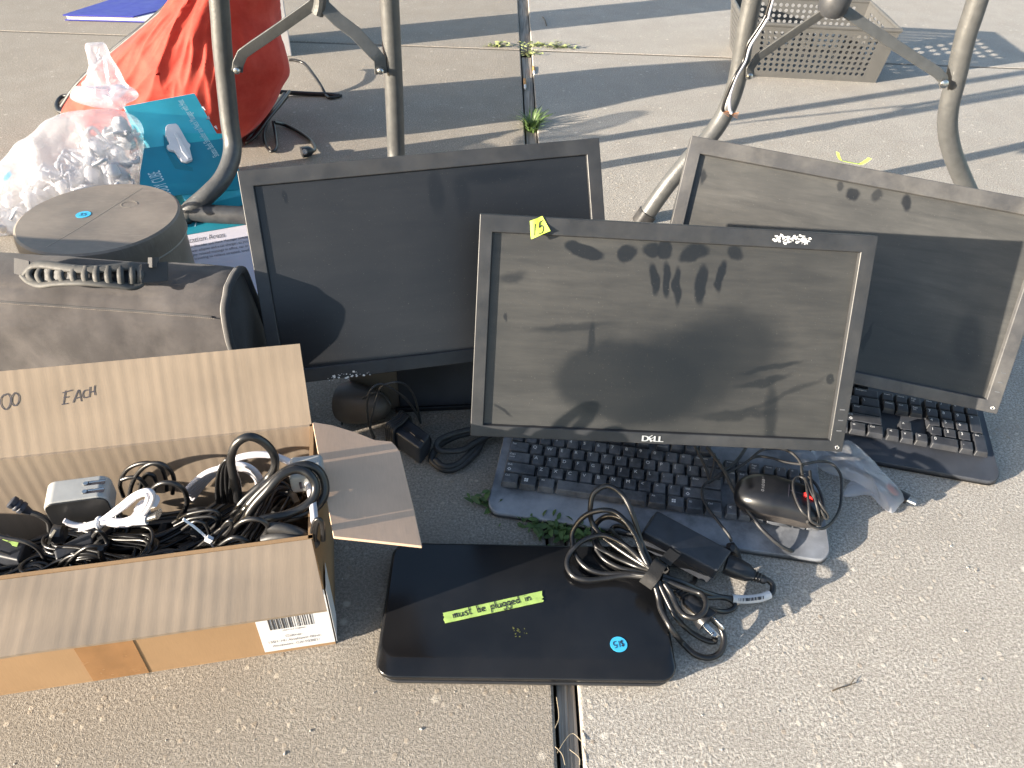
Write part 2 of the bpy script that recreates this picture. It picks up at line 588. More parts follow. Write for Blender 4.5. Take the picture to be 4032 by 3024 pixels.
MT['rubber'] = simple('grey_rubber_grip', (.055, .054, .052), .7, .2, 60, .15, dust=.25, dustcol=(.2, .19, .175))
MT['white'] = simple('white_plastic', (.74, .74, .76), .45, .06, 40, .05)
MT['clear'] = mat_clear('clear_polythene', film=.34)
MT['clear2'] = mat_clear('thin_clear_polythene', film=.38)
MT['teal'] = simple('teal_printed_card', (.05, .48, .62), .35, .12, 12, .05)
MT['teal2'] = simple('dark_teal_printed_card', (.012, .20, .28), .35, .12, 12, .05)
MT['lilac'] = simple('pale_printed_card', (.52, .50, .56), .5, .05, 20, .05)
MT['tealtext'] = simple('pale_teal_print', (.55, .74, .80), .5, .05, 60, 0)
def _tin():
    m = NT('scuffed_brown_lid')
    a = m.noise(9, 6, .65); b = m.noise(40, 5, .7, m.mapv((1, 5, 1), rot=(0, 0, .6)))
    c = m.ramp(a, [(.3, (.135, .112, .09)), (.7, (.25, .215, .18))])
    c = m.mix(m.rng(b, .5, .8, 0, .35), c, (.30, .27, .23))
    scr = m.rng(m.noise(14, 2, .4, m.mapv((1, 26, 1), rot=(0, 0, -.75)), .3), .70, .74, 0, .5)
    c = m.mix(scr, c, (.34, .31, .27))
    m.set(col=c, rough=m.rng(a, .3, .7, .42, .65)); m.bump(b, .15, .001)
    return m.mat
MT['tin'] = _tin()
MT['folder'] = simple('blue_folder_cover', (.035, .04, .30), .4, .1, 20, .05)
MT['filter'] = simple('cigarette_filter', (.55, .28, .09), .8, .15, 200, .2)
MT['twig'] = simple('dry_twig', (.10, .075, .05), .9, .3, 100, .3)
MT['dark'] = simple('dark_brown_plastic', (.075, .062, .052), .5, .3, 30, .1)
MT['wheel'] = simple('red_scroll_wheel', (.75, .03, .03), .4, .1, 60, 0)
MT['mouse'] = simple('black_mouse_shell', (.009, .010, .013), .34, .2, 40, .06, .0003, dust=.03)
MT['mouseside'] = simple('worn_mouse_side', (.022, .019, .019), .5, .3, 40, .1, dust=.12)
MT['logogrey'] = simple('grey_logo_print', (.22, .22, .23), .5, .1, 60, 0)
MT['panelbrown'] = simple('brown_box_board', (.17, .135, .105), .6, .2, 14, .1)
MT['panelblack'] = simple('black_box_panel', (.035, .037, .045), .4, .3, 12, .05)
# ------------------------------------------------------------------ light, sky, camera
SUN = V((.88, .425, -.230)).normalized()          # travel of the light: low evening sun from the left
elev = math.asin(-SUN.z)
w = bpy.data.worlds.new("World"); SC.world = w; w.use_nodes = True
sky = w.node_tree.nodes.new('ShaderNodeTexSky'); sky.sky_type = 'NISHITA'; sky.sun_disc = False
sky.sun_elevation = elev; sky.sun_rotation = math.atan2(-SUN.x, -SUN.y); sky.air_density = 1.0; sky.dust_density = 1.5
bg = w.node_tree.nodes['Background']; w.node_tree.links.new(sky.outputs[0], bg.inputs[0]); bg.inputs[1].default_value = .095
L = bpy.data.lights.new('sun', 'SUN'); L.energy = 5.0; L.angle = math.radians(.5); L.color = (1, .89, .74)
lo = bpy.data.objects.new('sun', L); COL.objects.link(lo); lo.rotation_euler = SUN.to_track_quat('-Z', 'Y').to_euler(); lo.location = (-3, -1, 2)
cam = bpy.data.cameras.new('camera'); cam.sensor_width = 36; cam.lens = FPX / 4032 * 36; cam.clip_start = .02; cam.clip_end = 500
co = bpy.data.objects.new('camera', cam); COL.objects.link(co)
co.matrix_world = frame_of(CO, CR, -CD, -CF); SC.camera = co
vs = SC.view_settings; vs.view_transform = 'Standard'; vs.look = 'None'; vs.exposure = 1.88; vs.gamma = 1.0; vs.use_curve_mapping = False
SC.render.engine = 'CYCLES'; SC.cycles.max_bounces = 8; SC.cycles.transparent_max_bounces = 16

# ------------------------------------------------------------------ paved ground
g = MB()
ring = [V((250 * math.cos(a * PI / 24), 250 * math.sin(a * PI / 24), -.03)) for a in range(48)]
g.add([V((0, 0, -.03))] + ring, [(0, 1 + i, 1 + (i + 1) % 48) for i in range(48)])
kind(obj('ground', g, MT['dirt'], recalc=False), 'structure')
aL, bL = gp(2067, 547), gp(2179, 2712); aR, bR = gp(2119, 547), gp(2277, 2709)
def jx(a, b, y): return a.x + (b.x - a.x) * (y - a.y) / (b.y - a.y)
tA, tB = gp(0, 122), gp(4032, 270)
def ty(x): return tA.y + (tB.y - tA.y) * (x - tA.x) / (tB.x - tA.x)
GAP = .007
def slab(x0f, x1f, near):
    """corner loop of a slab: x bounds as functions of y"""
    yl = (lambda x: ty(x) - GAP) if near else (lambda x: ty(x) + GAP)
    if near:
        ys0 = lambda x: -4.0
        ytop = yl
    else:
        ys0 = yl
        ytop = lambda x: 9.0
    pts = []
    for fx, fy in ((x0f, ys0), (x1f, ys0), (x1f, ytop), (x0f, ytop)):
        x = fx(1.0); y = fy(x); x = fx(y); y = fy(x)
        pts.append(V((x, y, -.1)))
    return pts
fl = lambda y: jx(aL, bL, y); fr = lambda y: jx(aR, bR, y)
for (a, b), mt in (((lambda y: -7.0, fl), 'concrete_old'), ((fr, lambda y: 7.0), 'concrete')):
    pv = MB()
    for near in (True, False):
        pv.prism(slab(a, b, near), (0, 0, .1))
    kind(obj('pavement', pv, MT[mt], bevel=.0035, seg=3, wn=True), 'structure')
st = MB()
for (y0, y1) in ((-2, ty(0) - .05),):
    n = 60
    def fs(u, v, y0=y0, y1=y1):
        y = y0 + (y1 - y0) * v; a = fl(y) + .0042; b = fr(y) - .0032
        return V((a + (b - a) * u, y, -.007 + .0016 * mnoise.noise(V((u * 9, y * 6, 0))) - .004 * abs(u - .5) ** 2))
    st.sheet(fs, 8, n, V((0, 0, -1)), .02)
kind(obj('joint_strip', st, MT['strip']), 'structure')
tj = MB()  # dark sheet added for the joint's shadow line; hides the sunlit edges
for (xa, xb) in ((-7.0, fl(ty(0)) - .004), (fr(ty(0)) + .004, 7.0)):
    tj.sheet(lambda u, v: V((xa + (xb - xa) * u, ty(xa + (xb - xa) * u) + (v - .5) * .0185, -.0016 + .0007 * mnoise.noise(V((u * 900, v * 3, 1))))), 300, 3, V((0, 0, -1)), .006)
kind(obj('joint_filling', tj, simple('dark_joint_fill', (.12, .105, .085), .95, .4, 160, .5, .002)), 'structure')
y0 = ty(0) + .03
st = MB(); st.prism([V((fl(y0) + .002, y0, -.012)), V((fr(y0) - .002, y0, -.012)), V((fr(8) - .002, 8, -.012)), V((fl(8) + .002, 8, -.012))], (0, 0, -.012))
kind(obj('joint_strip', st, MT['strip']), 'structure')
# loose grit on the slabs
rg = random.Random(3); gt = MB()
for i in range(260):
    p = gp(rg.uniform(-100, 4100), rg.uniform(150, 3020)); r = rg.choice((.0006, .0008, .001, .0014))
    if -.02 < p.x - fl(p.y) < .06: continue
    M = Matrix.Translation(p + V((0, 0, r * .25))) @ Matrix.Rotation(rg.uniform(0, 6), 4, 'Z') @ Matrix.Diagonal((r * rg.uniform(.8, 1.7), r, r * .6, 1))
    gt.lathe([(.5, -.8), (1, -.1), (.75, .6), (.2, .95)], M, 6)
o = kind(obj('loose_grit', gt, simple('pale_grit', (.40, .37, .33), .9, .5, 300, 0)), 'stuff')

# ------------------------------------------------------------------ grass, weeds, litter in the joints
def tuft(label, c, n, r, h, mat, sx=1., sy=1., seed=0, flat=0., cat='grass tuft', name='grass_tuft', wd=.0018):
    q = random.Random(seed); m = MB()
    for i in range(n):
        a = q.uniform(0, 2 * PI); d = q.random() ** .6 * r
        b = c + V((math.cos(a) * d * sx, math.sin(a) * d * sy, 0))
        hh = h * q.uniform(.45, 1.1); a2 = a + q.uniform(-.9, .9)
        lean = q.uniform(.3, 1.1) + flat; w_ = wd * q.uniform(.6, 1.4)
        dirv = V((math.cos(a2), math.sin(a2), 0)); sd = V((-dirv.y, dirv.x, 0)) * w_
        P = [b + dirv * (hh * lean * t * t) + V((0, 0, hh * (t - .35 * t * t * min(1.4, lean)))) for t in (0, .35, .7, 1)]
        vv = []
        for p, k in zip(P, (1, 1.1, .75, .05)):
            vv += [p - sd * k, p + sd * k + V((0, 0, .0006))]
        m.add(vv, [(0, 2, 3, 1), (2, 4, 5, 3), (4, 6, 7, 5)])
    return tag(obj(name, m, mat, recalc=False), label, cat)
tuft('dark green grass tuft in the joint behind the left monitor', gp(2095, 510, -.01), 135, .020, .052, MT['blade'], .8, 1.6, 1)
def leaves(label, spots, n, mat, seed, size=.006, name='weed_patch', cat='weed'):
    q = random.Random(seed); m = MB()
    for i in range(n):
        c, r, rr = q.choice(spots)
        p = c + V((q.gauss(0, r), q.gauss(0, rr), abs(q.gauss(0, .006)) + .001))
        s = size * q.uniform(.5, 1.4); M = Matrix.Translation(p) @ Matrix.Rotation(q.uniform(0, 6.3), 4, 'Z') @ Matrix.Rotation(q.uniform(-.8, .8), 4, 'X')
        m.add([M @ V(k) for k in ((-s, 0, 0), (-s * .3, s * .38, .2 * s), (s * .5, s * .3, .1 * s), (s, 0, -.1 * s), (s * .5, -s * .3, .1 * s), (-s * .3, -s * .38, .2 * s))], [(0, 1, 2, 3, 4, 5)])
    return tag(obj(name, m, mat, recalc=False), label, cat)
leaves('pale sunlit clover patch where the two pavement joints cross', [(gp(2095, 188, -.004), .03, .012), (gp(2140, 180, 0), .035, .009), (gp(2210, 190, 0), .03, .004), (gp(2090, 215, -.004), .018, .018), (gp(1960, 185, 0), .02, .003)], 300, MT['dryleaf'], 5, .007)
leaves('low green weeds between the front keyboard and the laptop', [(gp(2190, 2070, 0), .022, .01), (gp(2120, 2060, 0), .02, .008), (gp(2260, 2085, 0), .02, .006), (gp(2230, 2110, 0), .016, .005), (gp(2290, 2120, 0), .02, .004)], 230, MT['blade'], 6, .0062)
leaves('small green weed sprig left of the front keyboard corner', [(gp(1895, 1978, 0), .010, .004), (gp(1935, 1995, 0), .012, .004)], 34, MT['blade'], 8, .007)
def butt(label, a, b):
    m = MB(); d = (b - a); q = d.to_track_quat('Z', 'Y').to_matrix().to_4x4(); q = Matrix.Translation(a) @ q; Ln = d.length
    m.lathe([(.0036, 0), (.0038, .001), (.0038, Ln * .6), (.0036, Ln * .62)], q, 12, 0)
    m.lathe([(.0034, Ln * .63), (.0037, Ln * .8), (.0025, Ln)], q, 10, 1)
    tag(obj('cigarette_butt', m, [MT['filter'], MT['paper']]), label, 'cigarette butt')
butt('orange cigarette butt with white ash end in the left side of the joint', gp(2066, 312, .0), gp(2068, 350, .0))
butt('short orange cigarette butt in the right side of the joint', gp(2101, 264, .0), gp(2103, 292, .0))
m = MB(); m.tube(TG((2688, 2016), .6076, [(970, 1160, .002), (1010, 1142, .003), (1060, 1130, .002), (1120, 1108, .002)]), lambda t: .0009 * (1 - .5 * t), 5)
m.tube(TG((2688, 2016), .6076, [(1085, 1122, .002), (1110, 1085, .002), (1120, 1075, .002)]), .0004, 4)
tag(obj('twig', m, MT['twig']), 'thin dry twig on the sunlit concrete at the lower right', 'twig')
m = MB(); m.tube(TG((1800, 0), .2713, [(1240, 245, .004), (1270, 280, .004), (1285, 330, .002), (1300, 375, .002)]), .0014, 5)
tag(obj('twig', m, MT['twig']), 'short dark twig on concrete beyond the clover patch', 'twig')
# pale straw fibres caught in the near joint
m = MB()
for pts in ([(1400, 1560), (1450, 1480), (1500, 1435), (1560, 1490)], [(1385, 1520), (1430, 1570), (1450, 1640)], [(1395, 1200), (1410, 1330), (1385, 1400)], [(1480, 1540), (1540, 1590), (1545, 1640)]):
    m.tube(TG((1344, 2016), .6076, [(x, y, .002) for x, y in pts]), .0004, 4)
tag(kind(obj('dry_straw', m, simple('pale_straw', (.26, .22, .16), .8, .2, 80, 0)), 'stuff'), 'pale straw fibres caught in the near joint', 'straw')

# ------------------------------------------------------------------ monitors
def smudge_px(F, pts):
    Fi = F.inverted(); n = F.to_3x3() @ V((0, 1, 0)); out = []
    for (x, y, rx, ry, a, soft, stg) in pts:
        p = onplane(x, y, F.translation, n); p2 = onplane(x + rx, y, F.translation, n); p3 = onplane(x, y + ry, F.translation, n)
        q = Fi @ p
        out.append((q.x, q.z, (p2 - p).length, (p3 - p).length, a, soft, stg))
    return out


def monitor(label, W, H, rows, pos, bz, bezmat, scr, logo, base_at, residue=(), rec=.0055, btn=True, group='dusty computer monitors leaning on the pavement'):
    R = Matrix(rows); F = R.to_4x4(); F.translation = V(pos)
    bl, br, bt, bb = bz
    root = thing('monitor', label, 'monitor', V((base_at[0], base_at[1], 0)), group)
    # bezel frame: front face, recess walls, outer walls
    m = MB(); o = [(-W / 2, 0), (W / 2, 0), (W / 2, H), (-W / 2, H)]; i_ = [(-W / 2 + bl, bb), (W / 2 - br, bb), (W / 2 - br, H - bt), (-W / 2 + bl, H - bt)]
    D = .024; ck = .0012
    ii = [(x + (ck if x < 0 else -ck), z + (ck if z < H / 2 else -ck)) for x, z in i_]
    L_ = [[V((x, 0, z)) for x, z in o], [V((x, 0, z)) for x, z in i_], [V((x, rec + .002, z)) for x, z in ii], [V((x, D, z)) for x, z in ii], [V((x, D, z)) for x, z in o]]
    vs_ = [p for l in L_ for p in l]; fs_ = []
    for a, b in ((0, 1), (1, 2), (2, 3), (3, 4), (4, 0)):
        for k in range(4):
            l = (k + 1) % 4
            fs_.append((a * 4 + k, a * 4 + l, b * 4 + l, b * 4 + k))
    m.add(vs_, fs_)
    bz_o = obj('bezel', m, bezmat, root, F, bevel=.0011, seg=2)
    m = MB(); m.box(ii[0][0] - .001, ii[1][0] + .001, rec, rec + .004, ii[0][1] - .001, ii[2][1] + .001)
    obj('screen', m, scr(F) if callable(scr) else scr, root, F)
    # rear housing
    m = MB(); a = [(-W / 2 + .004, .004), (W / 2 - .004, .004), (W / 2 - .004, H - .004), (-W / 2 + .004, H - .004)]
    b = [(-W * .36, H * .12), (W * .36, H * .12), (W * .36, H * .86), (-W * .36, H * .86)]
    m.hexa([V((x, D - .002, z)) for x, z in a] + [V((x, D + .024, z)) for x, z in b])
    obj('back_cover', m, MT['back'], root, F, bevel=.004)
    if base_at is not None:
        top = F @ V((0, D + .02, H * .42)); c = V((base_at[0], base_at[1], .018)); ax = (R @ V((1, 0, 0))); ax.z = 0; ax.normalize(); ay = V((-ax.y, ax.x, 0))
        n = R @ V((0, 1, 0))
        m = MB(); p = []
        for P, hw, t in ((c, .045, .012), (top, .038, .012)):
            p.append([P - ax * hw - ay * t, P + ax * hw - ay * t, P + ax * hw + ay * t, P - ax * hw + ay * t])
        m.hexa(p[0] + p[1]); obj('stand_neck', m, MT['back'], root, bevel=.005)
        m = MB(); pts = []
        for k in range(28):
            t = 2 * PI * k / 28; sx = math.copysign(abs(math.cos(t)) ** .6, math.cos(t)); sy = math.copysign(abs(math.sin(t)) ** .6, math.sin(t))
            pts.append(V((c.x, c.y, 0)) + ax * (.115 * sx) + ay * (.07 * sy))
        m.prism(pts, (0, 0, .018)); obj('stand_base', m, MT['back'], root, bevel=.004)
    if logo:
        lx, sz, mt = logo
        m = MB(); M0 = F @ Matrix.Translation((lx, -.0009, bb * .5 - sz * .36)) @ Matrix.Rotation(PI / 2, 4, 'X')
        x = 0
        for ch, ro in (('D', 0), ('E', .55), ('L', 0), ('L', 0)):
            g_, f_, w_ = text_geo(ch)
            Mx = M0 @ Matrix.Translation((x, 0, 0)) @ Matrix.Translation((w_ * sz * .62, sz * .35, 0)) @ Matrix.Rotation(ro, 4, 'Z') @ Matrix.Translation((-w_ * sz * .62, -sz * .35, 0))
            for dx in (0, sz * .05, sz * .1):           # heavy strokes
                m.add([Mx @ Matrix.Translation((dx, 0, -dx * .001)) @ V((p.x * sz * 1.25, p.y * sz, 0)) for p in g_], f_)
            x += w_ * sz * 1.3 + sz * .04
        obj('logo', m, mt, root)
    if btn:
        m = MB(); c = F @ V((W / 2 - br * .45, -.0006, bb * .42)); M = frame_of(c, R.col[0], R.col[2], -R.col[1])
        pts = [M @ V((.0021 * math.cos(t * .5), .0021 * math.sin(t * .5), 0)) for t in range(12)]
        m.tube([M @ V((.0021 * math.cos(2.0 + t * .48), .0021 * math.sin(2.0 + t * .48), 0)) for t in range(12)], .00035, 5)
        m.tube([M @ V((0, .0004, 0)), M @ V((0, .0026, 0))], .00035, 5, smooth=False)
        obj('power_button', m, MT['silver'], root)
        for k in range(3):
            m = MB(); x = W / 2 - br * .5; z = bb + .012 + .013 * k
            m.box(x - .003, x + .003, -.0005, .001, z, z + .0012, F); obj('menu_button', m, MT['dulllogo'], root)
    for (px0, py0, px1, py1, n, seed) in residue:
        q = random.Random(seed); m = MB(); nn = R @ V((0, 1, 0))
        a, b = onplane(px0, py0, F.translation, nn), onplane(px1, py1, F.translation, nn)
        uu = (b - a); vv = R @ V((0, 0, 1))
        for k in range(n):
            t = q.random(); h = q.gauss(0, .0022); s = q.choice((.0004, .0006, .0009, .0015))
            p = a + uu * t + vv * h - nn * .0007; r0 = q.random() * 6
            kk = q.randint(5, 8)
            m.add([p + (uu.normalized() * math.cos(r0 + 2 * PI * j / kk) * 1.3 + vv * math.sin(r0 + 2 * PI * j / kk)) * s * q.uniform(.5, 1.2) for j in range(kk)], [tuple(range(kk))])
        obj('sticker_residue', m, MT['flake'], root, recalc=False)
    return root, F, R


def ms(seed, dust, pts, col=(.23, .205, .165)):
    return lambda F: mat_screen('dusty_panel_%d' % seed, smudge_px(F, pts), dust, seed * 3.1, col)

M1_rows = [[0.9825, -0.1366, -0.127], [0.1797, 0.8757, 0.4482], [0.0499, -0.4632, 0.8849]]
M2_rows = [[0.9988, -0.0405, 0.0269], [0.0249, 0.9018, 0.4314], [-0.0418, -0.4302, 0.9017]]
M3_rows = [[0.9796, 0.117, 0.1633], [-0.1801, 0.8719, 0.4554], [-0.0891, -0.4755, 0.8752]]
finger = lambda x, y, rx, ry, a=0.: (x, y, rx, ry, a, .22, .9)
mon1, F1, R1 = monitor('dark clean-screened monitor leaning behind the others at the left, worn logo', .45, .269, M1_rows, (-.0852, .7953, .1179), (.0165, .0175, .0195, .018),
                       MT['bezel'], ms(1, .075, [(1950, 690, 150, 26, 0, .5, .8), (1720, 760, 30, 80, 0, .4, .7), (1820, 770, 30, 80, 0, .4, .7), (1120, 780, 10, 22, .1, .3, .9), (2050, 1000, 330, 260, 0, .6, .75)], (.15, .155, .17)),
                       (.09, .0085, MT['dulllogo']), (-.07, .935), [(1290, 1487, 1460, 1466, 34, 2)], rec=.004, btn=False)
s2 = .445 / .48
p2 = CO + (V((.1888, .7115, .0662)) - CO) * s2
mon2, F2, R2 = monitor('front monitor with dusty wiped screen and a lime tape price tag', .445, .2746 * s2, M2_rows, p2, (.0147, .0169, .019, .0137),
                       MT['bezel'], ms(2, .29, [(2480, 1512, 290, 160, -.06, .13, .72), (2850, 1392, 240, 158, .25, .35, .66), (2660, 1600, 200, 70, .3, .4, .55), (2650, 1420, 220, 110, .2, .45, .6), (2560, 1480, 480, 230, 0, .6, .35), (3040, 1450, 120, 12, .22, .35, .7), (3010, 1510, 110, 14, .28, .35, .7), (2900, 1640, 150, 20, .12, .4, .65), (3100, 1560, 160, 10, .5, .5, .5), (2250, 1290, 160, 14, .15, .5, .5), (1985, 1620, 40, 7, -.5, .4, .7), (1990, 1250, 8, 18, 0, .4, .7), finger(2577, 1101, 18, 66, .2), finger(2627, 1106, 18, 74, .12), finger(2672, 1130, 18, 80, .08), finger(2764, 1128, 24, 80, .04),
                                              finger(2844, 1092, 20, 62, 0), (2300, 992, 80, 30, -.25, .15, .88), (2475, 998, 42, 34, .3, .2, .85), (2570, 985, 34, 28, 0, .2, .85), (2622, 985, 26, 36, 0, .2, .85), (2740, 995, 60, 34, .4, .2, .85), (2900, 1000, 30, 28, 0, .3, .8), (2020, 1090, 50, 20, .2, .5, .6), (3040, 1640, 24, 130, .1, .5, .7), (2330, 1330, 14, 60, 0, .4, .7), (3280, 1500, 14, 20, 0, .2, .7)], (.172, .168, .156)),
                       (-.0205, .0100, MT['silver']), (.185, .86), [(3046, 940, 3190, 946, 150, 4)])
s3 = .48 / .48
p3 = CO + (V((0.417, 0.8261, 0.0936)) - CO) * s3
mon3, F3, R3 = monitor('grey dust-coated monitor at the right with a curl of lime tape on top', .48, .2779, M3_rows, p3, (.0165, .0185, .0205, .0165),
                       MT['bezel_grey'], ms(3, .38, [(3365, 765, 30, 28, 0, .25, .8), (3460, 772, 22, 26, 0, .3, .6), (3310, 735, 16, 22, 0, .3, .6), (3580, 800, 18, 34, .3, .3, .8), (3420, 1330, 10, 60, -.1, .3, .8), (3600, 1500, 300, 200, 0, .6, .6), (3300, 1250, 260, 180, 0, .7, .5), (3820, 1350, 60, 110, .3, .4, .5), (2770, 690, 10, 30, 0, .4, .7)], (.205, .20, .186)),  # the broad ovals paint the shadowed lower half darker
                       None, (.44, 1.06), rec=.006)
def pen(chars, org, ex, ey, n, w, mat_slot, m, lift, bv=None):
    """hand lettering: chars drawn as pen strokes; org/ex/ey are points and vectors in space"""
    x = 0
    for ch in chars:
        st_, adv = STROKE[ch]
        for s in st_:
            P = catmull([org + ex * (x + a) + ey * b + n * lift for a, b in s], 5) if len(s) > 2 else [org + ex * (x + a) + ey * b + n * lift for a, b in s]
            if bv is not None:
                P = catmull(P, 3) if len(P) > 2 else [P[0].lerp(P[1], k / 6) for k in range(7)]
                H = [bv.ray_cast(p + n * .03, -n)[0] for p in P]
                P = [h + n * lift for h in H if h is not None]
                if len(P) < 2:
                    continue
            m.ribbon(P, n, w, mat_slot)
        x += adv
    return x
STROKE = {
    ' ': ([], .5),
    'm': ([[(0, .5), (.05, 0)], [(.05, .3), (.2, .5), (.25, .25), (.27, 0)], [(.27, .3), (.42, .5), (.48, .25), (.5, 0)]], .68),
    'u': ([[(0, .5), (.02, .12), (.15, 0), (.3, .15), (.33, .5)], [(.33, .5), (.36, .1), (.44, 0)]], .55),
    's': ([[(.32, .45), (.15, .52), (.05, .4), (.2, .27), (.32, .13), (.18, 0), (0, .05)]], .45),
    't': ([[(.12, .9), (.1, .4), (.13, .05), (.28, .02)], [(0, .55), (.28, .6)]], .42),
    'b': ([[(.02, .95), (.03, .5), (.04, 0)], [(.04, .25), (.2, .5), (.36, .3), (.25, .03), (.05, .04)]], .48),
    'e': ([[(.03, .25), (.3, .3), (.28, .46), (.12, .48), (.02, .25), (.12, .02), (.34, .1)]], .48),
    'p': ([[(.03, .5), (.0, 0), (-.05, -.4)], [(.02, .3), (.2, .52), (.36, .3), (.22, .04), (.03, .1)]], .48),
    'l': ([[(.08, .95), (.06, .5), (.08, 0)]], .24),
    'g': ([[(.34, .42), (.16, .52), (.02, .25), (.14, .04), (.32, .2), (.35, .48)], [(.35, .48), (.36, .05), (.28, -.35), (.08, -.38), (.02, -.22)]], .5),
    'd': ([[(.32, .42), (.14, .48), (.02, .22), (.14, .02), (.32, .18)], [(.36, .98), (.35, .5), (.38, 0)]], .52),
    'i': ([[(.04, .5), (.05, 0)], [(.05, .72), (.06, .78)]], .22),
    'n': ([[(.02, .5), (.05, 0)], [(.05, .28), (.2, .5), (.33, .35), (.36, 0)]], .5),
    '1': ([[(.1, 1), (.05, .5), (.0, 0)]], .4),
    '5': ([[(.5, 1), (.18, .95)], [(.18, .95), (.1, .55), (.35, .6), (.5, .35), (.35, .02), (.02, .05)]], .65),
    '3': ([[(.02, .9), (.3, 1), (.42, .78), (.15, .55), (.45, .4), (.38, .05), (0, .05)]], .62),
    '$': ([[(.42, .8), (.2, .9), (.05, .7), (.25, .5), (.42, .28), (.2, .1), (0, .2)], [(.26, 1.05), (.2, -.08)]], .6),
    'S': ([[(.48, .85), (.25, 1), (.05, .78), (.25, .52), (.5, .28), (.28, 0), (0, .15)]], .65),
}
R2y = R2 @ V((0, 1, 0))
# lime price tape on the front monitor, the bottom corner peeling away
m = MB(); off = (1344, 0); s = .6076
q = [(1222, 1432), (1302, 1400), (1352, 1494), (1228, 1548)]
P = [onplane(off[0] + a * s, off[1] + b * s, F2.translation, R2y) - R2y * .0012 for a, b in q]
def tf(u, v):
    p = P[0].lerp(P[1], u).lerp(P[3].lerp(P[2], u), v)
    return p - R2y * (.010 * max(0, v - .45) ** 1.5 + .004 * max(0, u - .7)) - R2y * .0012 * math.sin(u * 5)
m.sheet(tf, 8, 8, R2y, .0003); bvt = tree(m)
tp = obj('price_tape', m, MT['green'], mon2)
m = MB(); ex = (P[1] - P[0]).normalized(); ey = (P[0] - P[3]).normalized()
pen('15', P[0].lerp(P[2], .5) - ex * .007 - ey * .008, ex * .012, ey * .0125, -R2y, .0012, 0, m, .0004, bvt)
obj('handwriting', m, MT['ink'], tp, recalc=False)
# curl of tape on the right monitor
m = MB(); R3y = R3 @ V((0, 1, 0)); R3z = R3 @ V((0, 0, 1)); R3x = R3 @ V((1, 0, 0)); c = F3 @ V((0, 0, .2779))
ctr = onplane(2688 + 1095 * .6076, 1062 * .6076, F3.translation, R3y)
def tf(u, v):
    x = (u - .5) * .044; e = abs(u - .5) * 2
    return ctr + R3x * (x * (1 - .15 * max(0, e - .6))) + R3z * (.001 + .024 * max(0, e - .55) ** 1.3 + .003 * v) + R3y * (.016 * v - .012 * max(0, e - .5))
m.sheet(tf, 20, 4, R3z, .0003); obj('price_tape', m, MT['green'], mon3)

# ------------------------------------------------------------------ keyboards
U_ = .0186
def key_list():
    K = []
    def row(y, x, items, h=1.):
        for it in items:
            if isinstance(it, (int, float)):
                x += it; continue
            lab, w_ = (it if isinstance(it, tuple) else (it, 1.))
            K.append((x, y, w_, h, lab)); x += w_
    row(4, 0, ['`', '1', '2', '3', '4', '5', '6', '7', '8', '9', '0', '-', '=', ('Backspace', 2)])
    row(3, 0, [('Tab', 1.5)] + list('QWERTYUIOP') + ['[', ']', ('\\', 1.5)])
    row(2, 0, [('Caps Lock', 1.75)] + list('ASDFGHJKL') + [';', "'", ('Enter', 2.25)])
    row(1, 0, [('Shift', 2.25)] + list('ZXCVBNM') + ['<', '>', '?', ('Shift', 2.75)])
    row(0, 0, [('Ctrl', 1.25), ('#', 1.25), ('Alt', 1.25), ('', 6.25), ('Alt', 1.25), ('#', 1.25), ('=', 1.25), ('Ctrl', 1.25)])
    row(4, 15.12, ['Insert', 'Home', 'Page Up']); row(3, 15.12, ['Delete', 'End', 'Page Dn'])
    row(1, 16.12, ['^']); row(0, 15.12, ['<', 'v', '>'])
    row(4, 18.24, ['Num', '/', '*', '-']); row(3, 18.24, ['7', '8', '9']); row(2, 18.24, ['4', '5', '6']); row(1, 18.24, ['1', '2', '3'])
    row(0, 18.24, [('0', 2), '.'])
    K.append((21.24, 2, 1, 2, '+')); K.append((21.24, 0, 1, 2, 'Ent'))
    row(5.3, 0, ['Esc', .6, 'F1', 'F2', 'F3', 'F4', .4, 'F5', 'F6', 'F7', 'F8', .4, 'F9', 'F10', 'F11', 'F12'])
    return K


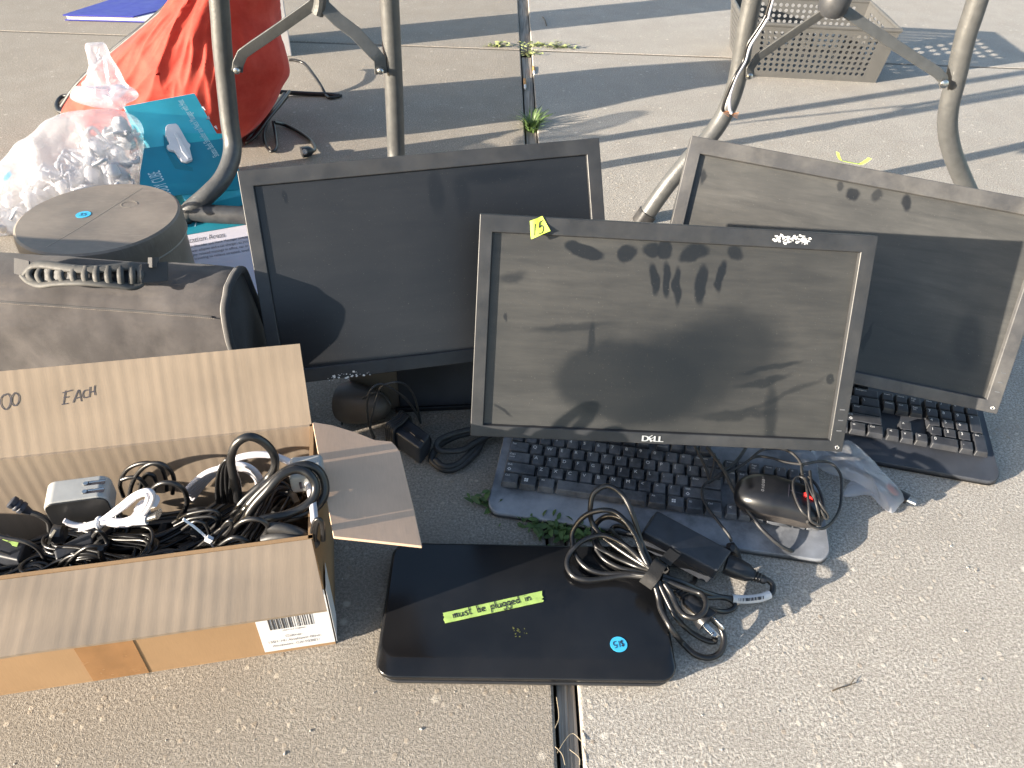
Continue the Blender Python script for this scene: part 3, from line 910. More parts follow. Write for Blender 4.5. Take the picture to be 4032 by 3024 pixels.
def keyboard(label, F, keymat, bodymat, zk, style, xs=1.0, front=.036, side=.011, back=.022, kh=.0078):
    root = thing('keyboard', label, 'keyboard', None, frame=F)
    sx_ = lambda x: x if x < 15.05 else 15.05 + (x - 15.05) * xs
    W = sx_(22.24) * U_
    m = MB(); pts = []
    x0, x1, y0, y1, r = -side, W + side, -front, 6.4 * U_ + back, .016
    for cx_, cy_, a0 in ((x1 - r, y0 + r, -PI / 2), (x1 - r, y1 - r, 0), (x0 + r, y1 - r, PI / 2), (x0 + r, y0 + r, PI)):
        for k in range(6):
            a = a0 + k * PI / 10
            pts.append((cx_ + r * math.cos(a), cy_ + r * math.sin(a)))
    top = lambda x, y: zk - .001 + (-.007 * max(0, (-y) / front) ** 1.5 if y < 0 else 0)
    n = len(pts); vs_ = [F @ V((x, y, .002)) for x, y in pts] + [F @ V((x, y, top(x, y) - .002)) for x, y in pts] + [F @ V((x + (.0015 if x < 0.2 else -.0015), y + (.0015 if y < .05 else -.0015), top(x, y))) for x, y in pts]
    fs_ = [tuple(range(n - 1, -1, -1))] + [(k * n + i, k * n + (i + 1) % n, (k + 1) * n + (i + 1) % n, (k + 1) * n + i) for k in range(2) for i in range(n)]
    # top plate: palm strip and key field
    fs_.append(tuple(2 * n + i for i in range(n)))
    m.add(vs_, fs_)
    obj('body', m, bodymat, root, bevel=0, wn=True)
    keys = key_list(); cnt = 0
    stuffk = MB()
    for (x, y, w_, h_, lab) in keys:
        a, b = sx_(x) * U_ + .0005, sx_(x + w_) * U_ - .0005; c, d = y * U_ + .0006, (y + h_) * U_ - .0006
        i1, i2, i3 = .0017, .0026, .0012
        base = zk - .002; tz = zk + kh - .0015
        tb = .0018
        mk = MB()
        P_ = [V((a, c, base)), V((b, c, base)), V((b, d, base)), V((a, d, base)), V((a + i1, c + i2, tz)), V((b - i1, c + i2, tz)), V((b - i1, d - i3, tz + tb)), V((a + i1, d - i3, tz + tb))]
        mk.hexa([F @ p for p in P_])
        lg = MB()
        if lab:
            nrm = (P_[5] - P_[4]).cross(P_[7] - P_[4]).normalized(); ydir = (P_[7] - P_[4]).normalized()
            sz = .0066 if len(lab) == 1 else .0036
            if lab == '#':
                o_ = V((a + i1 + .004, d - i3 - .0095, 0)); o_.z = tz + tb * (o_.y - c - i2) / (d - c - i2 - i3) + .0002
                for dx in (0, .0027):
                    for dy in (0, .0027):
                        lg.add([F @ (o_ + V((dx + p[0], 0, 0)) + ydir * (dy + p[1])) for p in ((0, 0), (.0022, .0003), (.0022, .0024), (0, .0021))], [(0, 1, 2, 3)])
            else:
                o_ = V((a + i1 + .0022, d - i3 - .0018 - sz * .8, 0)); o_.z = tz + tb * (o_.y - c - i2) / (d - c - i2 - i3) + .0002
                M_ = F @ frame_of(o_, V((1, 0, 0)), ydir, nrm)
                for k_, wd in enumerate(lab.split(' ')):
                    lg.text(wd, sz, M_ @ Matrix.Translation((0, -k_ * sz * 1.1, 0)))
                if lab == 'Shift':
                    Mq = M_ @ Matrix.Translation((.003, -.006, 0)); dd = .0026
                    ring_ = [Mq @ V(p) for p in ((0, dd, 0), (dd, 0, 0), (0, -dd, 0), (-dd, 0, 0))]; ri = [Mq @ V((p[0] * .55, p[1] * .55, 0)) for p in ((0, dd, 0), (dd, 0, 0), (0, -dd, 0), (-dd, 0, 0))]
                    lg.add(ring_ + ri, [(i, (i + 1) % 4, 4 + (i + 1) % 4, 4 + i) for i in range(4)])
        cnt += 1
        if y > 5 and x > 7:                      # the far end of the function row, hidden under the screen
            b0 = len(stuffk.v); stuffk.add(mk.v, mk.f)
            continue
        ko = obj('key', mk, keymat, root, bevel=.0011, seg=2)
        if lg.v:
            obj('legend', lg, MT['legend'], ko, recalc=False, smooth=False)
    kind(obj('key', stuffk, keymat, root, bevel=.001, seg=1), 'stuff')
    return root


# front keyboard: found from its A and L keys
A, B = gp(2111, 1801, .030), gp(2561, 1863, .030)
ex = (B - A); print('front kb pitch', ex.length / 8)
ex.z = 0; ex.normalize(); ey = V((-ex.y, ex.x, 0)); kt = math.radians(3.0)
ey = (ey * math.cos(kt) + V((0, 0, 1)) * math.sin(kt)); ez = ex.cross(ey)
org = A - ex * (2.25 - .17) * U_ - ey * (2.5 + .16) * U_; org.z = .002
FK1 = frame_of(org, ex, ey, ez)
kb1 = keyboard('grimy streaked keyboard lying under the front monitor with a mouse on it', FK1, MT['key'], MT['kbody'], .019, 1, xs=.86, front=.036)
a, b = gp(3423, 1813, .012), gp(3927, 1904, .012)
ex = (b - a); ex.z = 0; ex.normalize(); ey = V((-ex.y, ex.x, 0)); kt = math.radians(3.5)
ey = (ey * math.cos(kt) + V((0, 0, 1)) * math.sin(kt)); ez = ex.cross(ey)
b0 = gp(3940, 1903, .010)
org = b0 - ex * (22.24 * U_ + .012) + ey * .036; org.z = .002
FK2 = frame_of(org, ex, ey, ez)
kb2 = keyboard('clean matte black keyboard tucked under the right monitor', FK2, MT['key2'], MT['kbody2'], .019, 2, front=.036, side=.012)
# ------------------------------------------------------------------ laptop
T_ = .024
fl_, fr_, bl_ = gp(1469, 2655, T_), gp(2676, 2672, T_), gp(1520, 2125, T_)
ex = (fr_ - fl_).normalized(); ey = V((-ex.y, ex.x, 0)); Wl = (fr_ - fl_).length; Dl = (bl_ - fl_).dot(ey)
print('laptop', Wl, Dl)
FL = frame_of(V((fl_.x, fl_.y, 0)), ex, ey, V((0, 0, 1)))
lap = thing('laptop', 'closed glossy black laptop with green tape note and blue price dot', 'laptop', None, frame=FL)
def rrect(x0, x1, y0, y1, r, n=7):
    out = []
    for cx_, cy_, a0 in ((x1 - r, y0 + r, -PI / 2), (x1 - r, y1 - r, 0), (x0 + r, y1 - r, PI / 2), (x0 + r, y0 + r, PI)):
        for k in range(n):
            a = a0 + k * PI / 2 / (n - 1); out.append((cx_ + r * math.cos(a), cy_ + r * math.sin(a)))
    return out
def stack(mb, M, rings, mi=0):
    """solid from outline rings [(outline, z or z-function)]"""
    n = len(rings[0][0]); vs_ = []
    for o_, z in rings:
        vs_ += [M @ V((x, y, z(x, y) if callable(z) else z)) for x, y in o_]
    fs_ = [tuple(range(n - 1, -1, -1)), tuple((len(rings) - 1) * n + i for i in range(n))]
    fs_ += [(k * n + i, k * n + (i + 1) % n, (k + 1) * n + (i + 1) % n, (k + 1) * n + i) for k in range(len(rings) - 1) for i in range(n)]
    mb.add(vs_, fs_, mi)
m = MB(); stack(m, FL, [(rrect(.006, Wl - .006, .006, Dl - .006, .02), .0005), (rrect(.001, Wl - .001, .001, Dl - .002, .022), .006), (rrect(.001, Wl - .001, .001, Dl - .002, .022), .0125)])
obj('base', m, MT['lap2'], lap, wn=True)
m = MB(); zt = T_
stack(m, FL, [(rrect(.0012, Wl - .0012, .0012, Dl - .0015, .0185), .0140), (rrect(0, Wl, 0, Dl, .019), .0152), (rrect(0, Wl, 0, Dl, .019), .0185), (rrect(.0012, Wl - .0012, .0016, Dl - .002, .0185), .0200),
              (rrect(.0024, Wl - .0024, .019, Dl - .004, .018), zt - .0008), (rrect(.0045, Wl - .0045, .022, Dl - .006, .017), zt)])
obj('lid', m, MT['lap'], lap, wn=True)
m = MB()
for x in (Wl * .12, Wl * .72):
    m.tube([FL @ V((x, Dl - .0045, .016)), FL @ V((x + .05, Dl - .0045, .016))], .005, 10, smooth=False)
obj('hinge', m, MT['lap2'], lap)
nz = V((0, 0, 1)); off = (1344, 2016); s = .6076
zt2 = T_ + .0006
P = [gp(off[0] + a * s, off[1] + b * s, zt2) for a, b in ((672, 722), (1308, 582), (1300, 512), (658, 655))]
def tf(u, v):
    p = P[0].lerp(P[1], u).lerp(P[3].lerp(P[2], u), v)
    if u < .01 or u > .99:
        p = p + (P[1] - P[0]).normalized() * (.0022 * mnoise.noise(V((v * 6, u * 7, 2)))) * 1.6
    return p + nz * (.0003 * (1 + mnoise.noise(V((u * 14, v * 3, 0)))))
m = MB(); m.sheet(tf, 30, 8, V((0, 0, -1)), .0003); bvt = tree(m); tp = obj('note_tape', m, MT['green2'], lap)
m = MB(); a, b = gp(off[0] + 728 * s, off[1] + 690 * s, zt2), gp(off[0] + 1240 * s, off[1] + 572 * s, zt2)
ex_ = (b - a); tl = 8.6; ex_ = ex_ / tl; ey_ = V((-ex_.y, ex_.x, 0)) * 1.0
pen('must be plugged in', a, ex_, ey_, nz, .0011, 0, m, .00035, bvt)
obj('handwriting', m, MT['ink'], tp, recalc=False)
def dot(center, r, ang, txt, parent, n=nz, sc=1.0, mat='blue', up=None):
    up = up or V((0, 1, 0)); exx = (Matrix.Rotation(ang, 3, n) @ V((1, 0, 0))); exx = (exx - n * exx.dot(n)).normalized(); eyy = n.cross(exx)
    m = MB(); m.prism([center + (exx * math.cos(2 * PI * k / 32) + eyy * math.sin(2 * PI * k / 32)) * r for k in range(32)], n * .0003)
    d_ = obj('price_sticker', m, MT[mat], parent)
    m = MB(); wd = sum(STROKE[c][1] for c in txt)
    sz = r * .8 * sc
    pen(txt, center - exx * (wd * sz * .46) - eyy * (sz * .5), exx * sz, eyy * sz, n, r * .10, 0, m, .0006)
    obj('handwriting', m, MT['ink'], d_, recalc=False)
dot(gp(off[0] + 1797 * s, off[1] + 858 * s, zt2 - .0004), .0090, PI + .25, '$15', lap)
q = random.Random(5); m = MB()
for k in range(14):
    p = gp(off[0] + (1140 + q.gauss(0, 22)) * s, off[1] + (772 + q.gauss(0, 16)) * s, T_ + .0003); r = q.uniform(.0004, .0014)
    m.add([p + V((math.cos(j * 1.05), math.sin(j * 1.05), 0)) * r * q.uniform(.5, 1.3) for j in range(6)], [tuple(range(6))])
obj('tape_residue', m, simple('yellow_tape_residue', (.09, .095, .025), .6, .2, 80, 0), lap, recalc=False)

# ------------------------------------------------------------------ laptop charger on the laptop's right corner
Z6 = ((2200, 1880), .446)
chg = thing('laptop_charger', 'black laptop charger brick with its cord bundled by a strap on the laptop corner', 'charger', gp(2700, 2180, 0))
tc = [gp(2200 + .446 * x, 1880 + .446 * y, t) for x, y, t in ((870, 285, .058), (750, 475, .060), (1410, 830, .034), (1535, 645, .032))]
nn = (tc[1] - tc[0]).cross(tc[2] - tc[1]).normalized(); nn = nn if nn.z > 0 else -nn
m = MB(); m.hexa([p - nn * .0285 for p in tc] + tc); obj('brick', m, MT['brick'], chg, bevel=.0028, seg=3)
m = MB(); h_ = nn * .0142
mid = [p - h_ for p in tc]; ctr = sum(mid, V((0, 0, 0))) / 4
m.tube([ctr + (p - ctr) * 1.0012 + (p - ctr).normalized() * .0002 for p in mid], .0005, 5, closed=True, smooth=False)
obj('brick_seam', m, MT['plug'], chg)
def cord(pts, r=.0031, parent=chg, mat='cable', name='cord', sides=8):
    m = MB(); m.tube(TG(Z6[0], Z6[1], pts), r, sides, 6); return obj(name, m, MT[mat], parent, ang=80)
cord([(850, 830, .045), (740, 600, .055), (650, 320, .085), (560, 150, .098), (430, 75, .10), (310, 140, .09), (280, 260, .075), (288, 380, .055), (370, 500, .045), (490, 600, .042), (620, 690, .042), (800, 800, .045)])
cord([(830, 850, .047), (740, 680, .055), (690, 540, .068), (600, 400, .078), (500, 310, .08), (380, 290, .078), (230, 340, .065), (125, 470, .045), (122, 590, .034), (150, 690, .031), (250, 800, .030), (400, 850, .030), (600, 855, .034), (790, 870, .042)])
cord([(830, 830, .05), (720, 720, .05), (600, 610, .055), (480, 540, .055), (360, 512, .052), (210, 560, .045), (100, 670, .035), (75, 780, .031), (130, 870, .030), (250, 905, .030), (420, 890, .030), (600, 865, .034), (790, 885, .04)])
for k in range(4):
    d = k * 11
    cord([(820, 800 + d * .4, .046), (740, 660 - d, .05), (690, 540 - d, .052 + .003 * k), (610, 430 - d, .052 + .004 * k), (500, 362 - d * .6, .05 + .004 * k), (400, 358 - d * .3, .046 + .003 * k), (330 - d * .4, 420, .040), (325 - d * .6, 520, .034), (370 - d, 620, .032), (470 - d * .6, 690 - d * .5, .031), (600, 750 - d * .7, .031), (700, 790 - d * .6, .034), (800, 820 - d * .4, .042)], .0028)
cord([(560, 575, .03), (470, 470, .022), (450, 490, .012), (480, 440, .012), (540, 430, .02), (640, 470, .03)], .0028)
cord([(330, 630, .031), (400, 720, .030), (520, 790, .030), (660, 830, .032), (800, 850, .042)], .0028)
cord([(845, 930, .045), (880, 1060, .036), (900, 1160, .032), (980, 1310, .030), (1040, 1400, .020), (1090, 1460, .008), (1200, 1560, .004), (1320, 1592, .004), (1420, 1550, .005), (1458, 1440, .010), (1430, 1330, .016), (1350, 1240, .02)], .0034)
cord([(880, 920, .045), (950, 1070, .036), (1040, 1240, .026), (1150, 1350, .012), (1280, 1430, .006), (1370, 1450, .006), (1380, 1420, .01)], .0031)
cord([(930, 930, .045), (1000, 1040, .042), (1050, 1150, .042), (1110, 1218, .044), (1200, 1240, .046), (1280, 1190, .048), (1302, 1110, .048), (1270, 1035, .046), (1210, 1008, .044), (1080, 965, .044), (915, 900, .046)], .0031)
cord([(915, 870, .046), (1080, 925, .04), (1250, 1000, .026), (1400, 1050, .014), (1540, 1070, .008), (1700, 1075, .008), (1860, 1035, .009), (1893, 965, .012), (1865, 920, .014), (1820, 900, .016)], .0034)
cord([(930, 930, .044), (1100, 1000, .034), (1300, 1060, .02), (1450, 1060, .012), (1540, 1100, .006), (1550, 1150, .005), (1480, 1182, .005), (1400, 1180, .010), (1330, 1160, .02)], .0029)
cord([(1120, 945, .016), (1190, 930, .008), (1205, 870, .006), (1190, 800, .006), (1120, 780, .008), (930, 770, .02)], .0028)
m = MB(); m.tube(TG(*Z6, [(1535, 1070, .0085), (1620, 1076, .0085), (1700, 1074, .0085), (1780, 1062, .009), (1862, 1034, .0095)]), .0048, 10, 5); lb = obj('cord_label', m, MT['paper'], chg)
m = MB(); q = random.Random(2)
for k in range(17):
    x = 1590 + k * 13.5; y = 1092 - .00052 * (x - 1600) ** 2 * .9 - 12
    a = gp(2200 + .446 * x, 1880 + .446 * (y - 14), .0147); b = gp(2200 + .446 * (x + 2), 1880 + .446 * (y + 14), .0139)
    m.ribbon([a, b], V((0, -.6, .8)), q.choice((.0006, .0011, .0017)))
obj('barcode', m, MT['barcode'], lb, recalc=False)
m = MB(); c = gp(2200 + .446 * 850, 1880 + .446 * 860, .046); d_ = (gp(2200 + .446 * 930, 1880 + .446 * 780, .046) - gp(2200 + .446 * 770, 1880 + .446 * 950, .046)).normalized(); e_ = nz.cross(d_)
def sf(u, v):
    a = 2 * PI * u
    return c + d_ * (.017 * math.cos(a)) + nz * (.0105 * math.sin(a) + .0015 * math.sin(3 * a)) + e_ * ((v - .5) * .016 + .002 * math.sin(a * 2))
m.grid(sf, 28, 4); obj('strap', m, MT['velcro'], chg)
m = MB(); m.sheet(lambda u, v: c + d_ * (.017 + .022 * u) + nz * (.004 - .002 * u + .001) + e_ * ((v - .5) * .014), 4, 2, nz, .0012); obj('strap_tail', m, MT['velcro'], chg)
# plug in the brick
def axis_body(mb, A, B, prof, flat=1., sides=12, mi=0):
    d = (B - A); Ln = d.length; t = d.normalized(); u_ = (nz - t * nz.dot(t)).normalized(); s_ = t.cross(u_); vs_ = []
    for (k, r) in prof:
        for j in range(sides):
            a = 2 * PI * j / sides
            ca, sa = math.cos(a), math.sin(a)
            ca = math.copysign(abs(ca) ** .7, ca); sa = math.copysign(abs(sa) ** .7, sa)
            vs_.append(A + t * (k * Ln) + s_ * (ca * r) + u_ * (sa * r * flat))
    n = len(prof)
    fs_ = [tuple(range(sides - 1, -1, -1)), tuple((n - 1) * sides + j for j in range(sides))] + [(i * sides + j, i * sides + (j + 1) % sides, (i + 1) * sides + (j + 1) % sides, (i + 1) * sides + j) for i in range(n - 1) for j in range(sides)]
    mb.add(vs_, fs_, mi)
A, B = gp(2200 + .446 * 1475, 1880 + .446 * 760, .021), gp(2200 + .446 * 1830, 1880 + .446 * 912, .015)
m = MB(); axis_body(m, A, B, [(0, .0125), (.3, .0125), (.55, .0105), (.66, .0072), (.70, .0075), (.73, .0055), (.77, .0070), (.80, .0052), (.84, .0065), (.87, .0050), (.92, .0058), (1, .0042)], .72)
obj('socket_plug', m, MT['plug'], chg, ang=50)
A, B = gp(2200 + .446 * 1500, 1880 + .446 * 600, .028), gp(2200 + .446 * 1600, 1880 + .446 * 715, .008)
m = MB(); axis_body(m, A, B, [(0, .004), (.15, .0075), (.6, .007), (.85, .004), (1, .003)], .8); obj('socket_plug', m, MT['plug'], chg)
# mains plug
A, B = gp(2200 + .446 * 1035, 1880 + .446 * 985, .036), gp(2200 + .446 * 1320, 1880 + .446 * 1270, .030)
m = MB(); axis_body(m, A, B, [(0, .0045), (.08, .0062), (.11, .0048), (.16, .0068), (.19, .0052), (.25, .0075), (.28, .0058), (.34, .0085), (.4, .0105), (.75, .0115), (.92, .013), (1, .013)], .8)
pl = obj('mains_plug', m, MT['plug'], chg, ang=50)
t = (B - A).normalized(); sd_ = t.cross(nz).normalized(); upp = sd_.cross(t)
for k in (-1, 1):
    o_ = B + sd_ * (.0064 * k); Mq = frame_of(o_, t, sd_, upp)
    m = MB(); m.prism([Mq @ V(p) for p in ((-.001, -.0008, -.0032), (.014, -.0008, -.0032), (.0165, -.0008, -.0015), (.0165, -.0008, .0015), (.014, -.0008, .0032), (-.001, -.0008, .0032))], sd_ * .0016)
    if k == 1:
        m = MB(); m.prism([Mq @ V(p) for p in ((-.001, -.0032, -.0008), (.014, -.0032, -.0008), (.0165, -.0015, -.0008), (.0165, .0015, -.0008), (.014, .0032, -.0008), (-.001, .0032, -.0008))], upp * .0016)
        m.lathe([(.0011, 0), (.0011, .0002)], frame_of(Mq @ V((.0125, 0, .00085)), t, sd_, upp), 12, 1)
    obj('prong', m, [MT['metal'], MT['ink']], pl, bevel=.0003, seg=1)
m = MB(); o_ = B - upp * .007; m.tube([o_, o_ + t * .017], .0022, 10, smooth=False); obj('prong', m, MT['metal'], pl)

# ------------------------------------------------------------------ mouse with its cord wound round it
Z5 = ((2640, 1720), .4521)
g5 = lambda x, y, t: gp(2640 + .4521 * x, 1720 + .4521 * y, t)
A, B = g5(590, 440, .05), g5(1330, 640, .045)
ex = (B - A); Lm = ex.length; ex.z = 0; ex.normalize(); ey = V((-ex.y, ex.x, 0)); print('mouse len', Lm)
mc = (g5(590, 440, .05) + g5(1330, 640, .045)) / 2; mz = .030
FM = frame_of(V((mc.x, mc.y, mz)), ex, ey, V((0, 0, 1)))
mou = thing('computer_mouse', 'black mouse with red wheel and wound cord lying on the front keyboard', 'mouse', None, frame=FM)
Lm = .108; Wm = .058; Hm = .036
def mshape(u, v):
    a = 2 * PI * u; ca, sa = math.cos(a), math.sin(a)
    e = .62
    x = math.copysign(abs(ca) ** e, ca) * Lm / 2; y = math.copysign(abs(sa) ** .75, sa) * Wm / 2 * (1 - .10 * math.exp(-((x - .012) / .02) ** 2))
    return x, y
def prof(x):
    k = (x + Lm / 2) / Lm
    return Hm * (0.62 + .38 * math.sin(PI * min(1, max(0, .10 + .72 * (1 - k)))))
m = MB(); NU = 48; rings_ = []
for (sc, hz) in ((.88, 0), (.96, .12), (1.0, .3), (1.0, .42)):
    rings_.append([(x * sc, y * sc, prof(x) * hz) for x, y in (mshape(i / NU, 0) for i in range(NU))])
def loft(mb, M, rings_, capb=True, capt=True, mi=0):
    n = len(rings_[0]); vs_ = [M @ V(p) for r in rings_ for p in r]
    fs_ = [(k * n + i, k * n + (i + 1) % n, (k + 1) * n + (i + 1) % n, (k + 1) * n + i) for k in range(len(rings_) - 1) for i in range(n)]
    if capb: fs_.append(tuple(range(n - 1, -1, -1)))
    if capt: fs_.append(tuple((len(rings_) - 1) * n + i for i in range(n)))
    mb.add(vs_, fs_, mi)
loft(m, FM, rings_); obj('side_shell', m, MT['mouseside'], mou)
m = MB(); rings_ = []
for (sc, hz) in ((1.004, .40), (1.004, .5), (.985, .64), (.93, .78), (.82, .895), (.62, .965), (.36, .992), (.1, 1.0)):
    rings_.append([(x * sc, y * sc, prof(x * sc) * hz) for x, y in (mshape(i / NU, 0) for i in range(NU))])
loft(m, FM, rings_); obj('top_shell', m, MT['mouse'], mou, ang=60)
ztop = lambda x, y: prof(x) * (1 - .30 * (abs(y) / (Wm / 2)) ** 2.6) - .0001
m = MB(); m.tube([FM @ V((x, 0, ztop(x, 0) + .0001)) for x in (.008, .02, .034, .046)], .0006, 5); m.tube([FM @ V((.006, y, ztop(.006, y) + .0001)) for y in (-.02, -.01, 0, .01, .02)], .0005, 5)
obj('button_seam', m, MT['ink'], mou)
m = MB(); Mw = FM @ Matrix.Translation((.030, 0, ztop(.03, 0) - .004)) @ Matrix.Rotation(PI / 2, 4, 'X') @ Matrix.Translation((0, 0, -.0035))
m.lathe([(.006, 0), (.0085, .001), (.0088, .0035), (.0085, .006), (.006, .007)], Mw, 20); obj('scroll_wheel', m, MT['wheel'], mou)
m = MB(); 
for i_, ch in enumerate('lenovo'):
    yy = .0135 - i_ * .0044; xx = -.026
    Ml = FM @ frame_of(V((xx, yy, ztop(xx, yy) + .0006)), V((0, -1, 0)), V((1, 0, 0)), V((0, 0, 1)))
    m.text(ch, .0075, Ml)
obj('logo', m, MT['logogrey'], mou, recalc=False)
def mcord(pts, r=.0017, name='cord'):
    m = MB(); m.tube([g5(*p) for p in pts], r, 7, 6); return obj(name, m, MT['cable2'], mou, ang=80)
mcord([(1210, 700, .055), (1140, 640, .064), (1080, 500, .066), (1070, 400, .064), (1110, 350, .062), (1170, 370, .064), (1190, 470, .068), (1205, 600, .066), (1215, 720, .056), (1290, 770, .045)])
mcord([(1170, 360, .064), (1240, 480, .068), (1310, 590, .066), (1370, 690, .052), (1350, 710, .05), (1310, 640, .06), (1230, 500, .068), (1180, 380, .066)])
mcord([(1200, 350, .064), (1270, 420, .066), (1320, 530, .062), (1330, 640, .056), (1310, 720, .046), (1300, 780, .042)], .0018)
mcord([(1215, 300, .06), (1230, 420, .068), (1265, 560, .068), (1290, 680, .056), (1290, 770, .042)], .0018)
mcord([(1150, 340, .062), (1145, 250, .055), (1200, 230, .053), (1330, 212, .046), (1420, 245, .04), (1480, 330, .032), (1490, 450, .026), (1475, 620, .022), (1410, 740, .026), (1320, 800, .034), (1230, 780, .04), (1190, 740, .05)], .0018)
mcord([(1140, 240, .05), (1000, 220, .046), (880, 185, .044), (740, 175, .042), (600, 260, .040), (480, 320, .040), (330, 390, .040), (280, 450, .038), (285, 540, .036), (340, 640, .036), (440, 770, .036), (510, 860, .034), (530, 910, .028)], .0018)
mcord([(320, 90, .044), (380, 170, .044), (470, 300, .044), (540, 450, .042), (620, 580, .040), (710, 690, .038), (800, 810, .034), (960, 950, .022), (1100, 1010, .008), (1230, 1020, .004), (1330, 1005, .006)], .0024)
mcord([(215, 85, .04), (260, 170, .042), (310, 280, .042), (345, 380, .040), (360, 330, .042), (385, 230, .042), (380, 150, .042)], .0022)
mcord([(660, 90, .04), (600, 180, .041), (520, 260, .04), (430, 330, .04), (330, 400, .038)], .0022)
mcord([(700, 190, .046), (790, 120, .05), (900, 100, .05), (1020, 120, .05), (1100, 180, .052), (1150, 260, .052)], .0018)
# small clear bag right of the mouse
def inflate(mb, outline, c, n, th, amp=.0, seed=0, rings=12, back=.6, fr=7., mi=0, ridge=0., extra=None):
    """pillow: outline (list of points on a plane), blown up along n"""
    N = len(outline); vs_ = []; fs_ = []
    for side, k in ((1, 1.0), (-1, back)):
        base = len(vs_)
        vs_.append(c + n * th * k * side)
        for r in range(1, rings + 1):
            t = r / rings
            for i, o_ in enumerate(outline):
                p = c + (o_ - c) * t
                h = th * k * max(0, 1 - t ** 2.4) ** .6
                if amp:
                    w_ = min(1, (1 - t) * 4 + .12)
                    nz_ = mnoise.fractal(p * fr + V((seed, side, 0)), .8, 2.1, 4)
                    if ridge:
                        nz_ = nz_ * (1 - ridge) + ridge * (1 - 2 * abs(mnoise.noise(p * fr * 1.6 + V((seed, 3, 1)))))
                    h += amp * nz_ * w_
                if extra:
                    h += extra(p, t, side)
                vs_.append(p + n * h * side)
        fs_ += [(base, base + 1 + i, base + 1 + (i + 1) % N) for i in range(N)]
        fs_ += [(base + 1 + (r - 1) * N + i, base + 1 + r * N + i, base + 1 + r * N + (i + 1) % N, base + 1 + (r - 1) * N + (i + 1) % N) for r in range(1, rings) for i in range(N)]
    b2 = 1 + rings * N
    fs_ += [((rings - 1) * N + 1 + i, (rings - 1) * N + 1 + (i + 1) % N, b2 + (rings - 1) * N + 1 + (i + 1) % N, b2 + (rings - 1) * N + 1 + i) for i in range(N)]
    mb.add(vs_, fs_, mi)
root = thing('clear_bag', 'small clear plastic bag lying right of the mouse below the right monitor', 'plastic bag', g5(1700, 350, 0))
ol = catmull([g5(x, y, .014) for x, y in ((1480, 30), (1580, 50), (1740, 190), (1900, 360), (2040, 520), (1990, 600), (1930, 665), (1850, 600), (1790, 500), (1660, 420), (1480, 330), (1330, 290), (1210, 200), (1230, 120), (1350, 90))], 4, True)
m = MB(); inflate(m, ol, g5(1640, 290, .016), V((0, -.15, 1)).normalized(), .011, .0045, 4, 14, .9, 30, ridge=.5); obj('film', m, MT['clear2'], root)
ol = catmull([g5(x, y, .006) for x, y in ((1500, 510), (1560, 390), (1640, 340), (1740, 400), (1800, 510), (1700, 500), (1600, 520))], 4, True)
m = MB(); inflate(m, ol, g5(1660, 440, .008), V((0, 0, 1)), .006, .003, 9, 8, .6, 40, ridge=.5); obj('film', m, MT['clear2'], root)
usb = thing('video_cable', 'black cable end with a metal connector poking out of the small clear bag', 'cable', g5(2000, 500, 0))
m = MB(); axis_body(m, g5(1930, 470, .012), g5(2070, 545, .012), [(0, .006), (.1, .0075), (.9, .0075), (1, .007)], .7); obj('connector_shell', m, MT['plug'], usb)
m = MB(); axis_body(m, g5(2060, 540, .012), g5(2140, 575, .012), [(0, .0048), (1, .0048)], .5, 8); obj('metal_contact', m, MT['metal'], usb)
m = MB(); m.tube([g5(*p) for p in ((1935, 472, .012), (1800, 380, .014), (1650, 300, .016), (1500, 230, .014), (1380, 180, .012), (1300, 190, .01), (1380, 240, .01), (1520, 270, .012))], .003, 8); obj('cord', m, MT['cable2'], usb)
m = MB(); axis_body(m, g5(1890, 420, .017), g5(1975, 505, .017), [(0, .003), (.5, .0035), (1, .003)], .6); obj('orange_cap', m, simple('orange_plastic', (.5, .14, .06), .5, .1, 60, 0), usb)

# ------------------------------------------------------------------ black cable coil and wrapped adapter between the monitors
Z4 = ((1150, 1380), .3617)
g4 = lambda x, y, t: gp(1150 + .3617 * x, 1380 + .3617 * y, t)
coil = thing('cable', 'thick black cord coil lying at the lower left of the front monitor', 'cable', g4(1800, 1100, 0))
m = MB(); m.tube([g4(*p) for p in ((2330, 890, .02), (2150, 860, .022), (1950, 862, .024), (1750, 910, .024), (1610, 970, .022), (1570, 1040, .02), (1620, 1090, .018), (1720, 1098, .018), (1860, 1080, .018), (1980, 1010, .018), (2080, 960, .016), (2200, 900, .014), (2330, 860, .012))], .0042, 9, 7); obj('cord', m, MT['cable2'], coil, ang=80)
m = MB(); m.tube([g4(*p) for p in ((2330, 840, .008), (2120, 930, .008), (2060, 1000, .007), (2010, 1100, .006), (1900, 1210, .006), (1760, 1290, .005), (1640, 1290, .005), (1540, 1220, .006), (1520, 1170, .008), (1560, 1080, .012), (1650, 1000, .013), (1800, 930, .014), (1960, 890, .014), (2150, 830, .012))], .0048, 9, 7); obj('cord', m, MT['cable2'], coil, ang=80)
m = MB(); m.tube([g4(*p) for p in ((1560, 1190, .010), (1650, 1260, .010), (1790, 1240, .010), (1900, 1150, .010), (2000, 1050, .010), (2100, 960, .010))], .004, 8, 6); obj('cord', m, MT['cable2'], coil, ang=80)
adp = thing('power_adapter', 'black adapter brick wrapped in thin wire standing before the left monitor', 'power adapter', g4(1250, 950, 0))
top = [g4(1030, 820, .034), g4(1390, 1070, .034), g4(1500, 915, .036), g4(1190, 680, .036)]
m = MB(); m.hexa([V((p.x, p.y, .004)) for p in top] + top); obj('brick', m, MT['brick'], adp, bevel=.003, seg=3)
m = MB(); a = top[0].lerp(top[3], .45); b = top[1].lerp(top[2], .45); m.tube([a, b], .0007, 5, smooth=False)
